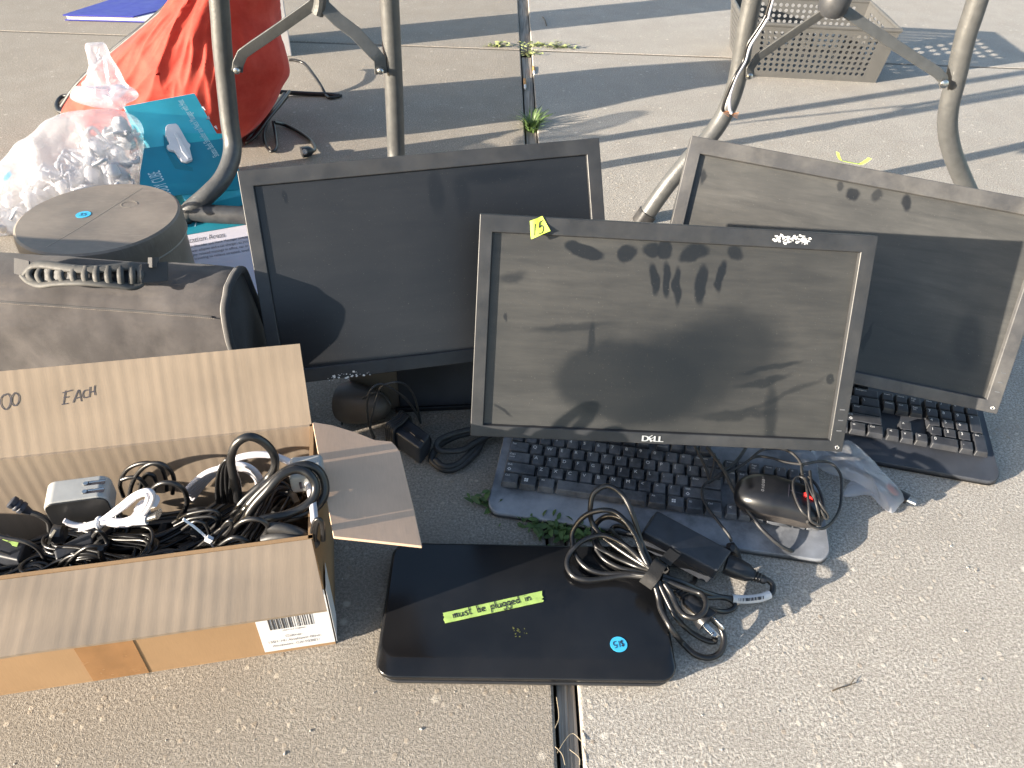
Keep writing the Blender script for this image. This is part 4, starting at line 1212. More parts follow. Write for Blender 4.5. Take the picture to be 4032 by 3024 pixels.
for k in (.45, .8):
    p = a.lerp(b, k); m.box(-.005, .005, -.0035, .0035, 0, .0008, frame_of(p, (b - a).normalized(), nz.cross((b - a).normalized()), nz))
obj('brick_latch', m, MT['plug'], adp)
dx = (top[1] - top[0]); dy = (top[3] - top[0])
for k in range(5):
    m = MB(); u = .02 + .055 * k
    ring_ = [top[0] + dx * u - dy * .10 - nz * .02, top[0] + dx * u + nz * .003 - dy * .02, top[0] + dx * (u + .02) + dy * .5 + nz * .004, top[0] + dx * u + dy * 1.03 + nz * .002, top[0] + dx * u + dy * 1.06 - nz * .03, top[0] + dx * u + dy * .5 - nz * .046, top[0] + dx * u - dy * .06 - nz * .04]
    for p in ring_:
        p.z = max(p.z, .003)
    m.tube(ring_, .0022, 7, 5, closed=True); obj('wire_wrap', m, MT['cable2'], adp, ang=80)
for pts in ([(890, 960, .01), (830, 780, .05), (815, 600, .09), (850, 440, .115), (950, 365, .12), (1080, 410, .11), (1230, 520, .085), (1340, 660, .05), (1400, 790, .01)], [(900, 950, .02), (850, 820, .05), (880, 660, .08), (930, 480, .10), (980, 390, .115), (1130, 345, .12), (1240, 380, .11), (1320, 480, .09), (1360, 600, .06), (1400, 780, .01)],
            [(540, 810, .004), (560, 740, .01), (650, 640, .035), (780, 520, .06), (890, 460, .07), (970, 465, .07), (1030, 520, .06), (1075, 590, .05)], [(1490, 930, .02), (1510, 990, .01), (1490, 1060, .004), (1430, 1085, .004), (1390, 1070, .01)]):
    m = MB(); m.tube([g4(*p) for p in pts], .0015, 6, 6); obj('wire', m, MT['cable2'], adp, ang=80)
cone = MB(); c0 = g4(800, 850, .0); Mx = Matrix.Translation(c0 + V((0, .01, .037))) @ Matrix.Rotation(math.radians(78), 4, 'Y') @ Matrix.Rotation(.35, 4, 'X')
cone.lathe([(.010, -.036), (.028, -.034), (.031, -.024), (.028, -.004), (.022, .02), (.016, .034), (.008, .040)], Mx, 28)
tag(obj('desk_speaker', cone, MT['dark'], ang=50), 'dark brown cone shaped speaker lying behind the wrapped adapter', 'speaker')
# box that stands under the left monitor
a, b = g4(700, 745, 0), g4(1920, 690, 0)
ex = (b - a); ex.z = 0; ex.normalize(); ey = V((-ex.y, ex.x, 0)); a = a + ey * .012
hb = .098
bxr = thing('storage_box', 'brown board box with a black front panel under the left monitor', 'box', a)
FB = frame_of(a - ex * .004, ex, ey, nz); m = MB(); m.box(0, .23, .004, .11, 0, hb, FB); obj('body', m, MT['panelbrown'], bxr, bevel=.001, seg=1)
m = MB(); m.box(.066, .229, 0, .003, .008, hb - .004, FB); obj('front_panel', m, MT['panelblack'], bxr, bevel=.0015)
m = MB(); m.box(.06, .231, -.003, .003, 0, .0075, FB); obj('foot_rail', m, MT['plug'], bxr, bevel=.001)
# ------------------------------------------------------------------ open cardboard box
FRB = gp(1322, 2535, 0); FLB = gp(0, 2739, 0)
bx = (FRB - FLB); bx.z = 0; bx.normalize(); by = V((-bx.y, bx.x, 0))
HB = min((i * .0005 for i in range(200, 480)), key=lambda t: abs(proj(FRB + V((0, 0, t)))[1] - 2118))
far = gp(1222, 1668, HB); DB = (far - FRB).dot(by); LB = .66
print('box', HB, DB, 'skew', (far - FRB).dot(bx))
BXF = frame_of(FRB, bx, by, nz); tk = .004
carton = thing('cardboard_box', 'open corrugated cardboard box full of tangled cables, price written on its back flap', 'cardboard box', None, frame=BXF)
B_ = lambda x, y, z: BXF @ V((x, y, z))
def panel(name, p00, p10, p11, p01, n, mats, nu=40, nv=6, wob=.0012, th=tk, fw=0., seed=0, parent=carton, frame=None, curl=0.):
    """bent board: four corners, thickness along n"""
    P = [V(p) for p in (p00, p10, p11, p01)]
    def f(u, v):
        p = P[0].lerp(P[1], u).lerp(P[3].lerp(P[2], u), v)
        return p + n * (wob * mnoise.noise(V((u * 7 + seed, v * 2, seed))) * min(1, v * 3 + fw) + curl * v * v)
    m = MB(); m.sheet(f, nu, nv, n, -th); panel.bvh = tree(m)
    return obj(name, m, mats, parent, ang=50)
panel('front_wall', B_(-LB, 0, 0), B_(0, 0, 0), B_(0, 0, HB), B_(-LB, 0, HB), -by, MT['card_out'], seed=1, wob=.0004)
panel('back_wall', B_(-LB, DB - tk, 0), B_(0, DB - tk, 0), B_(0, DB - tk, HB), B_(-LB, DB - tk, HB), -by, MT['card_in'], seed=2)
panel('side_wall', B_(0, 0, 0), B_(0, DB, 0), B_(0, DB, HB), B_(0, 0, HB), bx, MT['card_out'], nu=14, wob=.0006, seed=3)
panel('side_wall', B_(-LB, 0, 0), B_(-LB, DB, 0), B_(-LB, DB, HB), B_(-LB, 0, HB), -bx, MT['card_out'], nu=14, wob=.0006, seed=4)
m = MB(); m.box(-LB + .004, -.004, .004, DB - .004, .001, .005, BXF); obj('floor_panel', m, MT['card_in'], carton)
FLAP = .088
bt = at_dist(1168, 1352, B_(-.002, DB, HB), FLAP, False)
n_back = bx.cross(bt - B_(0, DB, HB)).normalized(); up_b = (bt - B_(-.002, DB, HB))
print('back flap dir', (BXF.to_3x3().inverted() @ up_b))
n_back = n_back if n_back.dot(CO - bt) > 0 else -n_back
up_b = up_b - bx * up_b.dot(bx) * .6
bf0, bf1 = B_(-LB, DB - .001, HB), B_(-.002, DB - .001, HB)
bflap = panel('back_flap', bf0, bf1, bf1 + up_b, bf0 + up_b, n_back, MT['card_in'], nv=8, wob=.0016, seed=5, curl=.002)
bvf = panel.bvh
ft = at_dist(1328, 2396, B_(.0, 0, HB), .088, False); ft2 = at_dist(1328, 2396, B_(.0, 0, HB), .088, True)
print('front flap options', BXF.inverted() @ ft, BXF.inverted() @ ft2)
ft2 = at_dist(1328, 2396, B_(.0, 0, HB), .074, False)
dn = ft2 - B_(0, 0, HB); dn = dn - bx * dn.dot(bx) * .4
n_f = bx.cross(dn).normalized(); n_f = n_f if n_f.dot(CO - ft) > 0 else -n_f
ff0, ff1 = B_(-LB, -.001, HB), B_(-.001, -.001, HB)
panel('front_flap', ff0, ff1, ff1 + dn, ff0 + dn, n_f, MT['card_in'], nv=8, wob=.0025, seed=6, curl=.003)
# right flap with its slanted cut, hanging nearly level
zf = HB + .001
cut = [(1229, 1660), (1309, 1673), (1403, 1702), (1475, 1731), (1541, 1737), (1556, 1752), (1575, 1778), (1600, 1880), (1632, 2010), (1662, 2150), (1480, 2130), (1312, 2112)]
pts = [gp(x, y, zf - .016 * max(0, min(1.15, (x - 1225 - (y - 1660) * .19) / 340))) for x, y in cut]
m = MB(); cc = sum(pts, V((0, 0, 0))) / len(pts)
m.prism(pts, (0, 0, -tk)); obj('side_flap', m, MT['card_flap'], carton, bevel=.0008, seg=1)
# cut edges of the board where liner and flutes show
# marker lettering on the back flap
m = MB(); Pb = bf1 + up_b * .5 + n_back * .003
o4 = lambda x, y: onsurf(bvf, max(1, x * .6076), 1008 + y * .6076, .0004, n_back)
def inkline(pts, w=.0011):
    P = catmull([o4(*p) for p in pts], 5) if len(pts) > 2 else [o4(*p) for p in pts]
    m.ribbon(P, n_back, w)
inkline([(30, 895), (8, 920), (8, 965), (35, 995), (62, 970), (68, 920), (48, 893), (24, 905)]); inkline([(95, 885), (76, 915), (78, 955), (100, 970), (122, 940), (122, 905), (100, 887), (88, 892)])
obj('handwriting', m, MT['ink'], bflap, recalc=False); m = MB()
for L_ in ([(425, 872), (418, 915), (412, 962)], [(405, 887), (470, 868)], [(412, 920), (445, 912)], [(400, 962), (442, 955)],
           [(474, 950), (492, 905), (510, 868), (520, 905), (528, 942)], [(484, 925), (524, 912)], [(572, 868), (548, 872), (536, 895), (545, 918), (575, 912)], [(584, 848), (582, 880), (578, 915)], [(614, 838), (612, 868), (616, 902)], [(580, 884), (614, 874)]):
    inkline(L_)
obj('handwriting', m, MT['ink'], bflap, recalc=False)
# shipping label round the corner of the front wall, packing tape
lab_n = -by
def fwp(x, y, lift=.0012):
    return onplane(x, y, FRB - by * 0, -by) - by * lift
z = lambda P: (BXF.inverted() @ P)
pa = z(fwp(1042, 2562)); pb_ = z(fwp(1316, 2522))
lx0 = pa.x; lz0 = .006; lz1 = .098
m = MB(); m.sheet(lambda u, v: B_(lx0 * (1 - u) + .0002, -.0010 - .0002 * abs(mnoise.noise(V((u * 5, v * 4, 3)))), lz0 + (lz1 - lz0) * v), 20, 12, by, .0004)
m.sheet(lambda u, v: B_(.0022 + .0006 * abs(mnoise.noise(V((u * 4, v * 4, 8)))), -.0010 + .03 * u, lz0 + .004 * u + (lz1 - lz0) * v), 6, 8, -bx, .0004)
slab_ = obj('shipping_label', m, MT['paper'], carton)
m = MB(); q = random.Random(11); x = lx0 + .012; ly = -.0015
while x < -.018:
    w_ = q.choice((.0006, .0009, .0014, .002)); m.add([B_(x, ly, .044), B_(x + w_, ly, .044), B_(x + w_, ly, .075), B_(x, ly, .075)], [(0, 1, 2, 3)]); x += w_ + q.choice((.0006, .001, .0016))
obj('barcode', m, MT['barcode'], slab_, recalc=False)
m = MB()
for i_, (tx, sz) in enumerate((('Caltop', .0058), ('1501 N. Anaheim Blvd', .0058), ('Anaheim, CA 92801', .0058))):
    m.text(tx, sz, BXF @ frame_of(V((lx0 * .55, ly, .0285 - i_ * .0075)), V((1, 0, 0)), V((0, 0, 1)), V((0, -1, 0))), align='C')
m.text('2001127 708081', .0035, BXF @ frame_of(V((lx0 * .52, ly, .0395)), V((1, 0, 0)), V((0, 0, 1)), V((0, -1, 0))), align='C')
obj('address_text', m, MT['print'], slab_, recalc=False)
ta = z(fwp(345, 2640)); tb = z(fwp(575, 2620))
m = MB(); m.sheet(lambda u, v: B_(ta.x + (tb.x - ta.x) * u, -.0007 - .0002 * abs(mnoise.noise(V((u * 6, v * 6, 1)))), .001 + .12 * v), 16, 12, by, .0003); obj('packing_tape', m, MT['tape_brown'], carton)

# ------------------------------------------------------------------ things in the box
def hank(label, c, ang, Ln, Wd, n, r, mat='cable', seed=0, tilt=(0, 0), tie=True, tails=1, zj=.006):
    """a cord folded into loops and tied in the middle"""
    q = random.Random(seed); P = []
    M = Matrix.Translation(c) @ Matrix.Rotation(ang, 4, 'Z') @ Matrix.Rotation(tilt[0], 4, 'X') @ Matrix.Rotation(tilt[1], 4, 'Y')
    for i in range(n):
        l = Ln * q.uniform(.85, 1.05) / 2; w_ = Wd * q.uniform(.6, 1.1) / 2; dz = (i - n / 2) * r * .9 + q.gauss(0, zj * .4); oy = q.gauss(0, Wd * .08); ox = q.gauss(0, Ln * .03)
        for k in range(10):
            a = 2 * PI * k / 10
            ca, sa = math.cos(a), math.sin(a)
            P.append(M @ V((ox + l * ca, oy + w_ * sa * (.28 + .72 * abs(ca)) * 1.3, dz + zj * .5 * math.sin(a * 2 + i))))
    for p in P:
        lp = BXF.inverted() @ p
        lp.x = max(-LB + .02, min(-.012, lp.x)); lp.y = max(.012, min(DB - .014, lp.y)); lp.z = max(.010, lp.z)
        p[:] = BXF @ lp
    root = thing('cable', label, 'cable', V((c.x, c.y, max(.006, c.z - .01))), 'cables heaped in the cardboard box')
    m = MB(); m.tube(P, r, 7, 4); obj('cord', m, MT[mat], root, ang=80)
    if tie:
        m = MB(); m.lathe([(Wd * .17, -.004), (Wd * .21, 0), (Wd * .17, .004)], M @ Matrix.Rotation(PI / 2, 4, 'Y') @ Matrix.Scale(.7, 4, V((1, 0, 0))), 12); obj('tie', m, MT['velcro'], root)
    A = P[-1]; B = A + (M.to_3x3() @ V((q.uniform(-.03, .03), -.02, .012)))
    lp = BXF.inverted() @ B; lp.x = max(-LB + .03, min(-.02, lp.x)); lp.y = max(.02, min(DB - .02, lp.y)); B = BXF @ lp
    m = MB(); axis_body(m, A, B, [(0, r), (.2, r * 1.9), (.8, r * 1.9), (1, r * 1.5)], .9, 8); obj('plug', m, MT['plug'], root)
    return root
b3 = lambda x, y, z: BXF @ V((x, y, z))
specs = [  # x, y, z, angle, length, width, loops, radius
    (-.07, .08, .03, .3, .13, .07, 7, .0032), (-.16, .06, .03, -.4, .14, .07, 8, .003), (-.26, .09, .03, .2, .15, .08, 8, .003), (-.36, .07, .03, .7, .14, .08, 8, .003), (-.47, .08, .03, -.2, .15, .08, 8, .003), (-.57, .08, .03, .4, .13, .08, 7, .003),
    (-.10, .05, .065, -.2, .14, .06, 9, .0026), (-.20, .10, .065, .5, .13, .06, 8, .0022), (-.30, .06, .065, -.5, .14, .06, 9, .0022), (-.40, .10, .060, .1, .14, .06, 8, .0026), (-.52, .07, .060, .3, .14, .06, 8, .0026),
    (-.07, .10, .10, 1.0, .11, .05, 8, .0030), (-.15, .045, .095, .15, .13, .05, 10, .0018), (-.235, .055, .10, -.15, .13, .055, 10, .0018), (-.255, .10, .095, .6, .11, .05, 8, .0022), (-.315, .04, .10, .35, .11, .05, 9, .0018), (-.40, .055, .09, .5, .12, .05, 8, .0022),
    (-.08, .115, .085, .3, .12, .05, 9, .0024), (-.17, .115, .085, -.1, .13, .05, 9, .0020), (-.13, .085, .105, .5, .12, .05, 9, .0018), (-.22, .08, .112, -.4, .12, .05, 9, .0017), (-.33, .10, .085, .2, .12, .05, 8, .0022), (-.05, .075, .125, 1.2, .09, .04, 8, .0019),
    (-.055, .04, .12, -.2, .085, .04, 8, .0022), (-.19, .035, .118, .1, .12, .04, 9, .0016), (-.27, .03, .115, .3, .10, .04, 9, .0016),
]
where = ['deep at the right end under the others', 'low between the front wall and the thick loop', 'low under the white cable bundle', 'low under the grey wall charger', 'deep in the shaded left half', 'deep at the hidden left end',
         'lying flat behind the front edge near the right corner', 'under the white coiled cable', 'under the flat adapter brick', 'behind the wall charger', 'in the shaded left half near the front',
         'standing against the right wall', 'thin one at the front edge right of the zip tie', 'thin one crossed by the white zip tie', 'in the middle behind the zip tie', 'thin one at the front edge beside the barrel plug', 'thin one left of the adapter brick',
         'against the back wall in the right corner', 'against the back wall under the white bundle', 'loosely coiled below the thick loops', 'thin one between the white coiled cable and the ribbon of strands', 'against the back wall beside the wall charger', 'thin one hung over the extension socket',
         'small one tucked in the front right corner', 'topmost thin one along the front edge', 'topmost thin one beside the adapter brick']
for i, (sp, wh) in enumerate(zip(specs, where)):
    x, y, zz, an, ln, wd, n, r = sp
    q = random.Random(100 + i)
    hank('black coiled cable ' + wh, b3(x, y, zz), an + math.atan2(bx.y, bx.x), ln, wd, n, r, 'cable' if i % 3 else 'cable2', 40 + i, (q.uniform(-.3, .3), q.uniform(-.15, .15)))
R7 = ((700, 1700), .3013)
def boxcable(label, loops, r, mat, cat='cable', extra=None, name='cable', sides=9):
    c0 = loops[0][0]
    root = thing(name, label, cat, V((c0.x, c0.y, max(.02, c0.z - .05))), 'cables heaped in the cardboard box')
    for l in loops:
        m = MB(); m.tube(l, r, sides, 6); obj('cord', m, MT[mat], root, ang=80)
    return root
bY = lambda y: (b3(-.1, y, 0)).y
rt = boxcable('thick black cable standing in a tall open loop above the box edge', [TY(*R7, bY(.075), [(760, 1230), (800, 1040, -.004), (775, 820, -.004), (725, 580, 0), (695, 360, .004), (750, 180, .006), (860, 85, .008), (980, 68, .010), (1120, 135, .012), (1225, 245, .012), (1272, 355, .012), (1262, 480, .01), (1185, 600, .008), (1060, 720, .002), (900, 860, -.004), (800, 980, -.008), (730, 1100, -.01)])], .0041, 'cable')
boxcable('pair of thick black cable loops resting against the right end wall', [TY(*R7, bY(.055), [(760, 1190), (880, 1020, .004), (1040, 830, .01), (1220, 660, .016), (1400, 520, .02), (1560, 452, .024), (1710, 440, .026), (1840, 510, .026), (1915, 650, .022), (1915, 830, .014), (1810, 980, .006), (1600, 1085, -.002), (1380, 1140, -.006)]),
                                                                                 TY(*R7, bY(.047), [(860, 1180), (1000, 960, .006), (1180, 760, .012), (1330, 590, .02), (1480, 505, .026), (1610, 500, .028), (1720, 560, .026), (1800, 690, .022), (1775, 850, .014), (1650, 980, .006), (1450, 1070, 0), (1280, 1110, -.004), (1080, 1140, -.006)])], .0043, 'cable')
wl = []
for d in range(5):
    wl.append(TY(*R7, bY(.105) + .003 * d, [(110 + d * 22, 760 + d * 30), (230 + d * 20, 640 + d * 22), (380 + d * 14, 530 + d * 16), (560, 470 + d * 12), (760, 425 + d * 14), (900 - d * 3, 440 + d * 16), (1020 - d * 8, 520 + d * 12), (1090 - d * 12, 640 + d * 6), (1100 - d * 20, 760)]))
boxcable('white bundled cable arching behind the tall black loop', wl, .0027, 'cablew')
boxcable('single white cable curving along the back wall into the right corner', [TY(*R7, bY(.125), [(560, 470), (700, 385), (850, 325), (1050, 296, 0), (1250, 312), (1440, 385), (1560, 465, -.01), (1660, 570, -.03), (1730, 760, -.05), (1770, 980, -.07), (1790, 1180, -.09)])], .0036, 'cablew')
fb = []
for d in range(9):
    fb.append(TY(*R7, bY(.088) + .0016 * (d % 3), [(520 + d * 26, 930), (505 + d * 22, 760), (525 + d * 17, 560), (575 + d * 11, 430 - d * 3), (640 + d * 5, 365), (680 + d * 6, 420 + d * 6), (690 + d * 12, 600), (680 + d * 18, 800)]))
boxcable('flat ribbon of fine black strands folded beside the tall loop', fb, .0017, 'cable', sides=6)
R4 = ((0, 1008), .6076)
boxcable('thin black cable making round loops above the wall charger', [TY(*R4, bY(.125), [(800, 1560), (778, 1480), (815, 1395), (890, 1350), (980, 1342), (1040, 1370), (1072, 1440), (1080, 1520)]), TY(*R4, bY(.11), [(835, 1580), (855, 1480), (900, 1400), (965, 1350), (1040, 1345), (1100, 1385), (1128, 1450), (1118, 1540)]), TY(*R4, bY(.118), [(900, 1560), (925, 1450), (960, 1412), (1000, 1430), (1010, 1480), (990, 1540)]), TY(*R4, bY(.11), [(790, 1450), (840, 1435), (900, 1440), (950, 1490)])], .0023, 'cable', sides=7)
boxcable('thin black cable arching right of the white coiled cable', [TY(*R4, bY(.08), [(960, 1560), (1000, 1500), (1060, 1470), (1140, 1478), (1195, 1520), (1212, 1590), (1195, 1650), (1160, 1700)])], .0026, 'cable', sides=7)
rg = random.Random(21)
lp_ = []
for k in range(6):
    lp_.append(TY(*R7, bY(.03), [(300 - k * 60, 1620), (420 - k * 30, 1450), (540, 1300 - k * 6), (640 + k * 4, 1180 + k * 12), (700, 1170 + k * 14), (700 - k * 12, 1250 + k * 12), (600 - k * 20, 1400), (480 - k * 40, 1560)]))
boxcable('thin black cable folded into narrow loops right of the white zip tie', lp_[:4], .0016, 'cable', sides=6)
boxcable('thin black cable arched across the zip tie', [TY(*R7, bY(.045), [(-60, 1190), (100, 1090), (300, 1040), (470, 1030), (550, 1090), (530, 1200), (440, 1290)]), TY(*R7, bY(.042), [(-40, 1230), (150, 1140), (350, 1110), (470, 1115), (520, 1180), (430, 1280)]), TY(*R7, bY(.036), [(60, 1280), (180, 1190), (260, 1170), (350, 1200), (400, 1290), (415, 1380)])], .0017, 'cable', sides=6)
boxcable('thick grey black cable along the front right edge', [TY(*R7, bY(.03), [(1190, 1250), (1300, 1250), (1450, 1275), (1600, 1330), (1720, 1400), (1800, 1480)]), TY(*R7, bY(.024), [(1120, 1420), (1250, 1385), (1400, 1380), (1550, 1410), (1700, 1460)])], .0052, 'cable2')
boxcable('thin black cable loops lying against the front wall', [TY(*R7, bY(.022), [(420, 1600), (600, 1450), (720, 1385), (820, 1390), (920, 1440), (960, 1500), (880, 1530), (740, 1540), (640, 1530)]), TY(*R7, bY(.028), [(760, 1240), (850, 1170), (980, 1140), (1100, 1160), (1180, 1240), (1130, 1350), (1060, 1420)])], .0024, 'cable', sides=7)
boxcable('thin black cord folded upright in the front right corner', [TY(*R7, bY(.028), [(1740 + k * 26, 1420), (1760 + k * 24, 1260), (1800 + k * 18, 1160 + k * 6), (1860 + k * 8, 1150 + k * 8), (1890 + k * 6, 1260), (1890 + k * 8, 1420)]) for k in range(3)], .0020, 'cable', sides=6)
# zip tie
m = MB(); m.tube(TY(*R7, bY(.026), [(70, 1140), (200, 1230), (330, 1340), (405, 1420), (470, 1520), (540, 1640)]), .0016, 6, 6, flat=.5)
c_ = TY(*R7, bY(.0245), [(408, 1405)])[0]; m.box(-.003, .003, -.002, .002, -.003, .003, Matrix.Translation(c_) @ Matrix.Rotation(.7, 4, 'Y'))
tag(obj('zip_tie', m, MT['white']), 'white zip tie slung across the black cables at the front edge', 'zip tie')
# grey wall charger with folded prongs
R3 = ((0, 1850), .3165); g3 = lambda x, y, Y: py(x * .3165, 1850 + y * .3165, Y)
yc = bY(.085) - .03
A, B = g3(505, 430, yc - .012), g3(1330, 320, yc + .004)
ex = (B - A).normalized(); nb = V((0, 0, 1)); ey = nb.cross(ex).normalized(); ez = ex.cross(ey); Lc = (B - A).length
tl = math.radians(6); ey, ez = ey * math.cos(tl) + ez * math.sin(tl), ez * math.cos(tl) - ey * math.sin(tl)
FC = frame_of(A, ex, ey, ez); print('charger len', Lc)
wc = thing('wall_charger', 'grey and black wall charger block with folded prongs on the cables', 'wall charger', None, frame=frame_of(A - ez * .06, ex, ey, ez))
m = MB(); stack(m, FC @ Matrix.Rotation(PI / 2, 4, 'X') @ Matrix.Scale(-1, 4, V((0, 0, 1))), [(rrect(0, Lc, -.036, 0, .010), .0), (rrect(0, Lc, -.036, 0, .010), .027)]); obj('body', m, MT['charger'], wc, bevel=.0018)
m = MB(); stack(m, FC @ Matrix.Rotation(PI / 2, 4, 'X') @ Matrix.Scale(-1, 4, V((0, 0, 1))), [(rrect(.0012, Lc - .0012, -.035, -.0012, .009), -.0012), (rrect(.0012, Lc - .0012, -.035, -.0012, .009), .001)]); obj('face_panel', m, MT['charger2'], wc, bevel=.0005)
for yy in (.008, .018):
    m = MB(); m.box(Lc * .62, Lc * .94, yy - .0024, yy + .0024, -.0005, .0003, FC); so = obj('prong_slot', m, MT['ink'], wc)
    m = MB(); m.box(Lc * .70, Lc * .95, yy - .0008, yy + .0008, -.0005, .0016, FC); obj('prong', m, MT['metal'], so)
    m = MB(); m.lathe([(.0022, -.0005), (.0022, .0012)], FC @ Matrix.Translation((Lc * .645, yy, 0)), 10); obj('pivot', m, MT['metal'], so)
# white cable coil with plug
y0 = bY(.055) - .012
wu = thing('cable', 'white coiled charging cable with a metal plug lying beside the wall charger', 'cable', g3(1250, 650, y0), 'cables heaped in the cardboard box')
for dx, dy in ((0, 0), (10, 40), (-20, 70)):
    pass
for pts in ([(1260, 630), (1380, 540), (1520, 430), (1660, 320), (1790, 262), (1880, 270), (1905, 340), (1850, 460), (1750, 580), (1600, 650), (1450, 655), (1270, 650)], [(1250, 650), (1400, 565), (1550, 460), (1680, 350), (1790, 300), (1840, 320), (1820, 420), (1720, 550), (1560, 625), (1400, 630), (1270, 665)], [(1270, 655), (1400, 680), (1560, 690), (1700, 640), (1800, 600), (1840, 585)], [(1240, 650), (1130, 680), (1000, 690), (880, 665), (795, 630)], [(1230, 670), (1150, 700), (1060, 730), (990, 745)], [(1250, 640), (1150, 665), (1040, 695), (920, 690), (830, 655)]):
    m = MB(); m.tube([g3(x, y, y0 - .0006 * i) for i, (x, y) in enumerate(pts)], .0024, 8, 6); obj('cord', m, MT['cablew'], wu, ang=80)
m = MB(); axis_body(m, g3(1640, 600, y0 - .004), g3(1845, 590, y0 - .004), [(0, .004), (.1, .0075), (1, .0075)], .6); obj('plug', m, MT['cablew'], wu)
m = MB(); axis_body(m, g3(1845, 590, y0 - .004), g3(1975, 545, y0 - .004), [(0, .0062), (1, .0062)], .45, 12); obj('metal_contact', m, MT['metal'], wu)
m = MB(); axis_body(m, g3(1700, 480, y0 + .004), g3(1935, 385, y0 + .004), [(0, .004), (.2, .0068), (1, .0068)], .6); obj('plug', m, MT['cablew'], wu)
m = MB(); p0 = g3(1235, 655, y0); m.lathe([(.0055, -.002), (.0065, 0), (.0055, .002)], Matrix.Translation(p0) @ Matrix.Rotation(PI / 2, 4, 'Y'), 12); obj('tie', m, MT['white'], wu)
# flat black adapter brick lying on the cables
z0 = .118
pt = [gp(x * .3165, 1850 + y * .3165, t) for x, y, t in ((690, 1120, .116), (1165, 900, .118), (1150, 730, .120), (660, 980, .118))]
m = MB(); m.hexa([p - nz * .026 for p in pt] + pt)
ab = thing('power_adapter', 'flat black adapter brick on the cables in the middle of the box', 'power adapter', pt[0] - nz * .03)
obj('brick', m, MT['brick'], ab, bevel=.0025, seg=3)
m = MB(); m.tube([g3(1160, 830, bY(.03)), g3(1240, 760, bY(.03)), g3(1330, 880, bY(.03)), g3(1300, 950, bY(.026)), g3(1100, 960, bY(.022)), g3(940, 1060, bY(.02)), g3(830, 1190, bY(.018)), g3(770, 1330, bY(.016))], .0022, 7, 6); obj('cord', m, MT['cable'], ab, ang=80)
# fine strands by the front edge left
fb = []
for d in range(7):
    fb.append([g3(x, y, bY(.02) + .001 * (d % 3)) for x, y in ((700 + d * 22, 1330), (740 + d * 30, 1180 - d * 6), (860 + d * 40, 1080 + d * 4), (1040 + d * 20, 1040 + d * 14), (1200, 1060 + d * 16), (1290 - d * 6, 1130 + d * 14), (1240 - d * 20, 1240 + d * 6))])
boxcable('thin black cable bundle fanned along the front edge under the adapter brick', fb, .0017, 'cable', sides=6)
# barrel plug
bp_ = thing('cable', 'black barrel plug cable with a silver tip at the front edge', 'cable', g3(1300, 1130, bY(.016)), 'cables heaped in the cardboard box')
m = MB(); m.tube([g3(x, y, bY(.016)) for x, y in ((1250, 980), (1255, 1060), (1290, 1130), (1360, 1170), (1420, 1175))], .0028, 8, 6); obj('cord', m, MT['cable'], bp_)
m = MB(); axis_body(m, g3(1410, 1175, bY(.016)), g3(1660, 1180, bY(.014)), [(0, .0045), (.1, .0045), (.12, .0032), (.17, .0032), (.19, .0047), (.28, .0047), (.3, .0034), (.36, .0034), (.38, .005), (1, .0052)], .95, 10); obj('plug', m, MT['plug'], bp_, ang=50)
m = MB(); axis_body(m, g3(1655, 1180, bY(.014)), g3(1750, 1185, bY(.012)), [(0, .004), (.9, .004), (1, .003)], 1, 10); obj('metal_contact', m, MT['metal'], bp_)
# taped adapter in the shaded left half
pt = [gp(x * .3165, 1850 + y * .3165, .108) for x, y in ((-260, 1020), (230, 1130), (330, 880), (-120, 760))]
ad2 = thing('power_adapter', 'black adapter with a green tape tag in the shaded left half of the box', 'power adapter', pt[0] - nz * .03)
m = MB(); m.hexa([p - nz * .024 for p in pt] + pt); obj('brick', m, MT['brick'], ad2, bevel=.003, seg=2)
tpn = [gp(x * .3165, 1850 + y * .3165, .1088) for x, y in ((30, 870), (95, 838), (240, 885), (212, 958), (150, 940), (125, 905))]
m = MB(); m.prism(tpn, (0, 0, .0004)); tp = obj('price_tape', m, MT['green2'], ad2)
m = MB(); c_ = gp(145 * .3165, 1850 + 892 * .3165, .1095); pen('S', c_ - V((.006, .002, 0)), V((.009, .005, 0)), V((-.006, .0095, 0)) * .9, nz, .0009, 0, m, .0003); obj('handwriting', m, MT['ink'], tp, recalc=False)
m = MB(); m.tube([g3(x, y, bY(.04)) for x, y in ((-100, 800), (100, 850), (330, 900), (480, 990), (560, 1130), (540, 1260), (480, 1400))], .0022, 7, 6); m2 = MB(); m2.tube([g3(x, y, bY(.045)) for x, y in ((0, 1010), (180, 1080), (330, 1200), (400, 1380))], .0016, 6, 6)
obj('cord', m, MT['cable2'], ad2, ang=80); obj('cord', m2, MT['cable2'], ad2, ang=80)
rt_ = thing('cable', 'dark ribbed cable end standing left of the wall charger', 'cable', g3(200, 460, bY(.08)), 'cables heaped in the cardboard box')
m = MB(); axis_body(m, g3(380, 530, bY(.08)), g3(130, 390, bY(.08)), [(0, .003), (.3, .0045), (.34, .006), (.5, .0062), (.54, .0052), (.6, .0062), (.7, .0062), (.74, .0052), (.8, .0062), (.97, .0062), (1, .005)], .9, 10); obj('plug', m, simple('blue_black_plug', (.03, .035, .05), .5, .2, 60, 0), rt_, ang=50)
m = MB(); m.tube([g3(x, y, bY(.08)) for x, y in ((370, 525), (480, 560), (600, 640), (620, 760))], .0028, 8, 5); obj('cord', m, MT['cable2'], rt_)
rt_ = thing('plug', 'black plug with a bright metal pin beside the adapter brick', 'plug', g3(680, 800, bY(.05)))
m = MB(); axis_body(m, g3(820, 790, bY(.05)), g3(660, 800, bY(.048)), [(0, .006), (.2, .009), (.8, .0095), (1, .008)], .9, 12); obj('body', m, MT['plug'], rt_)
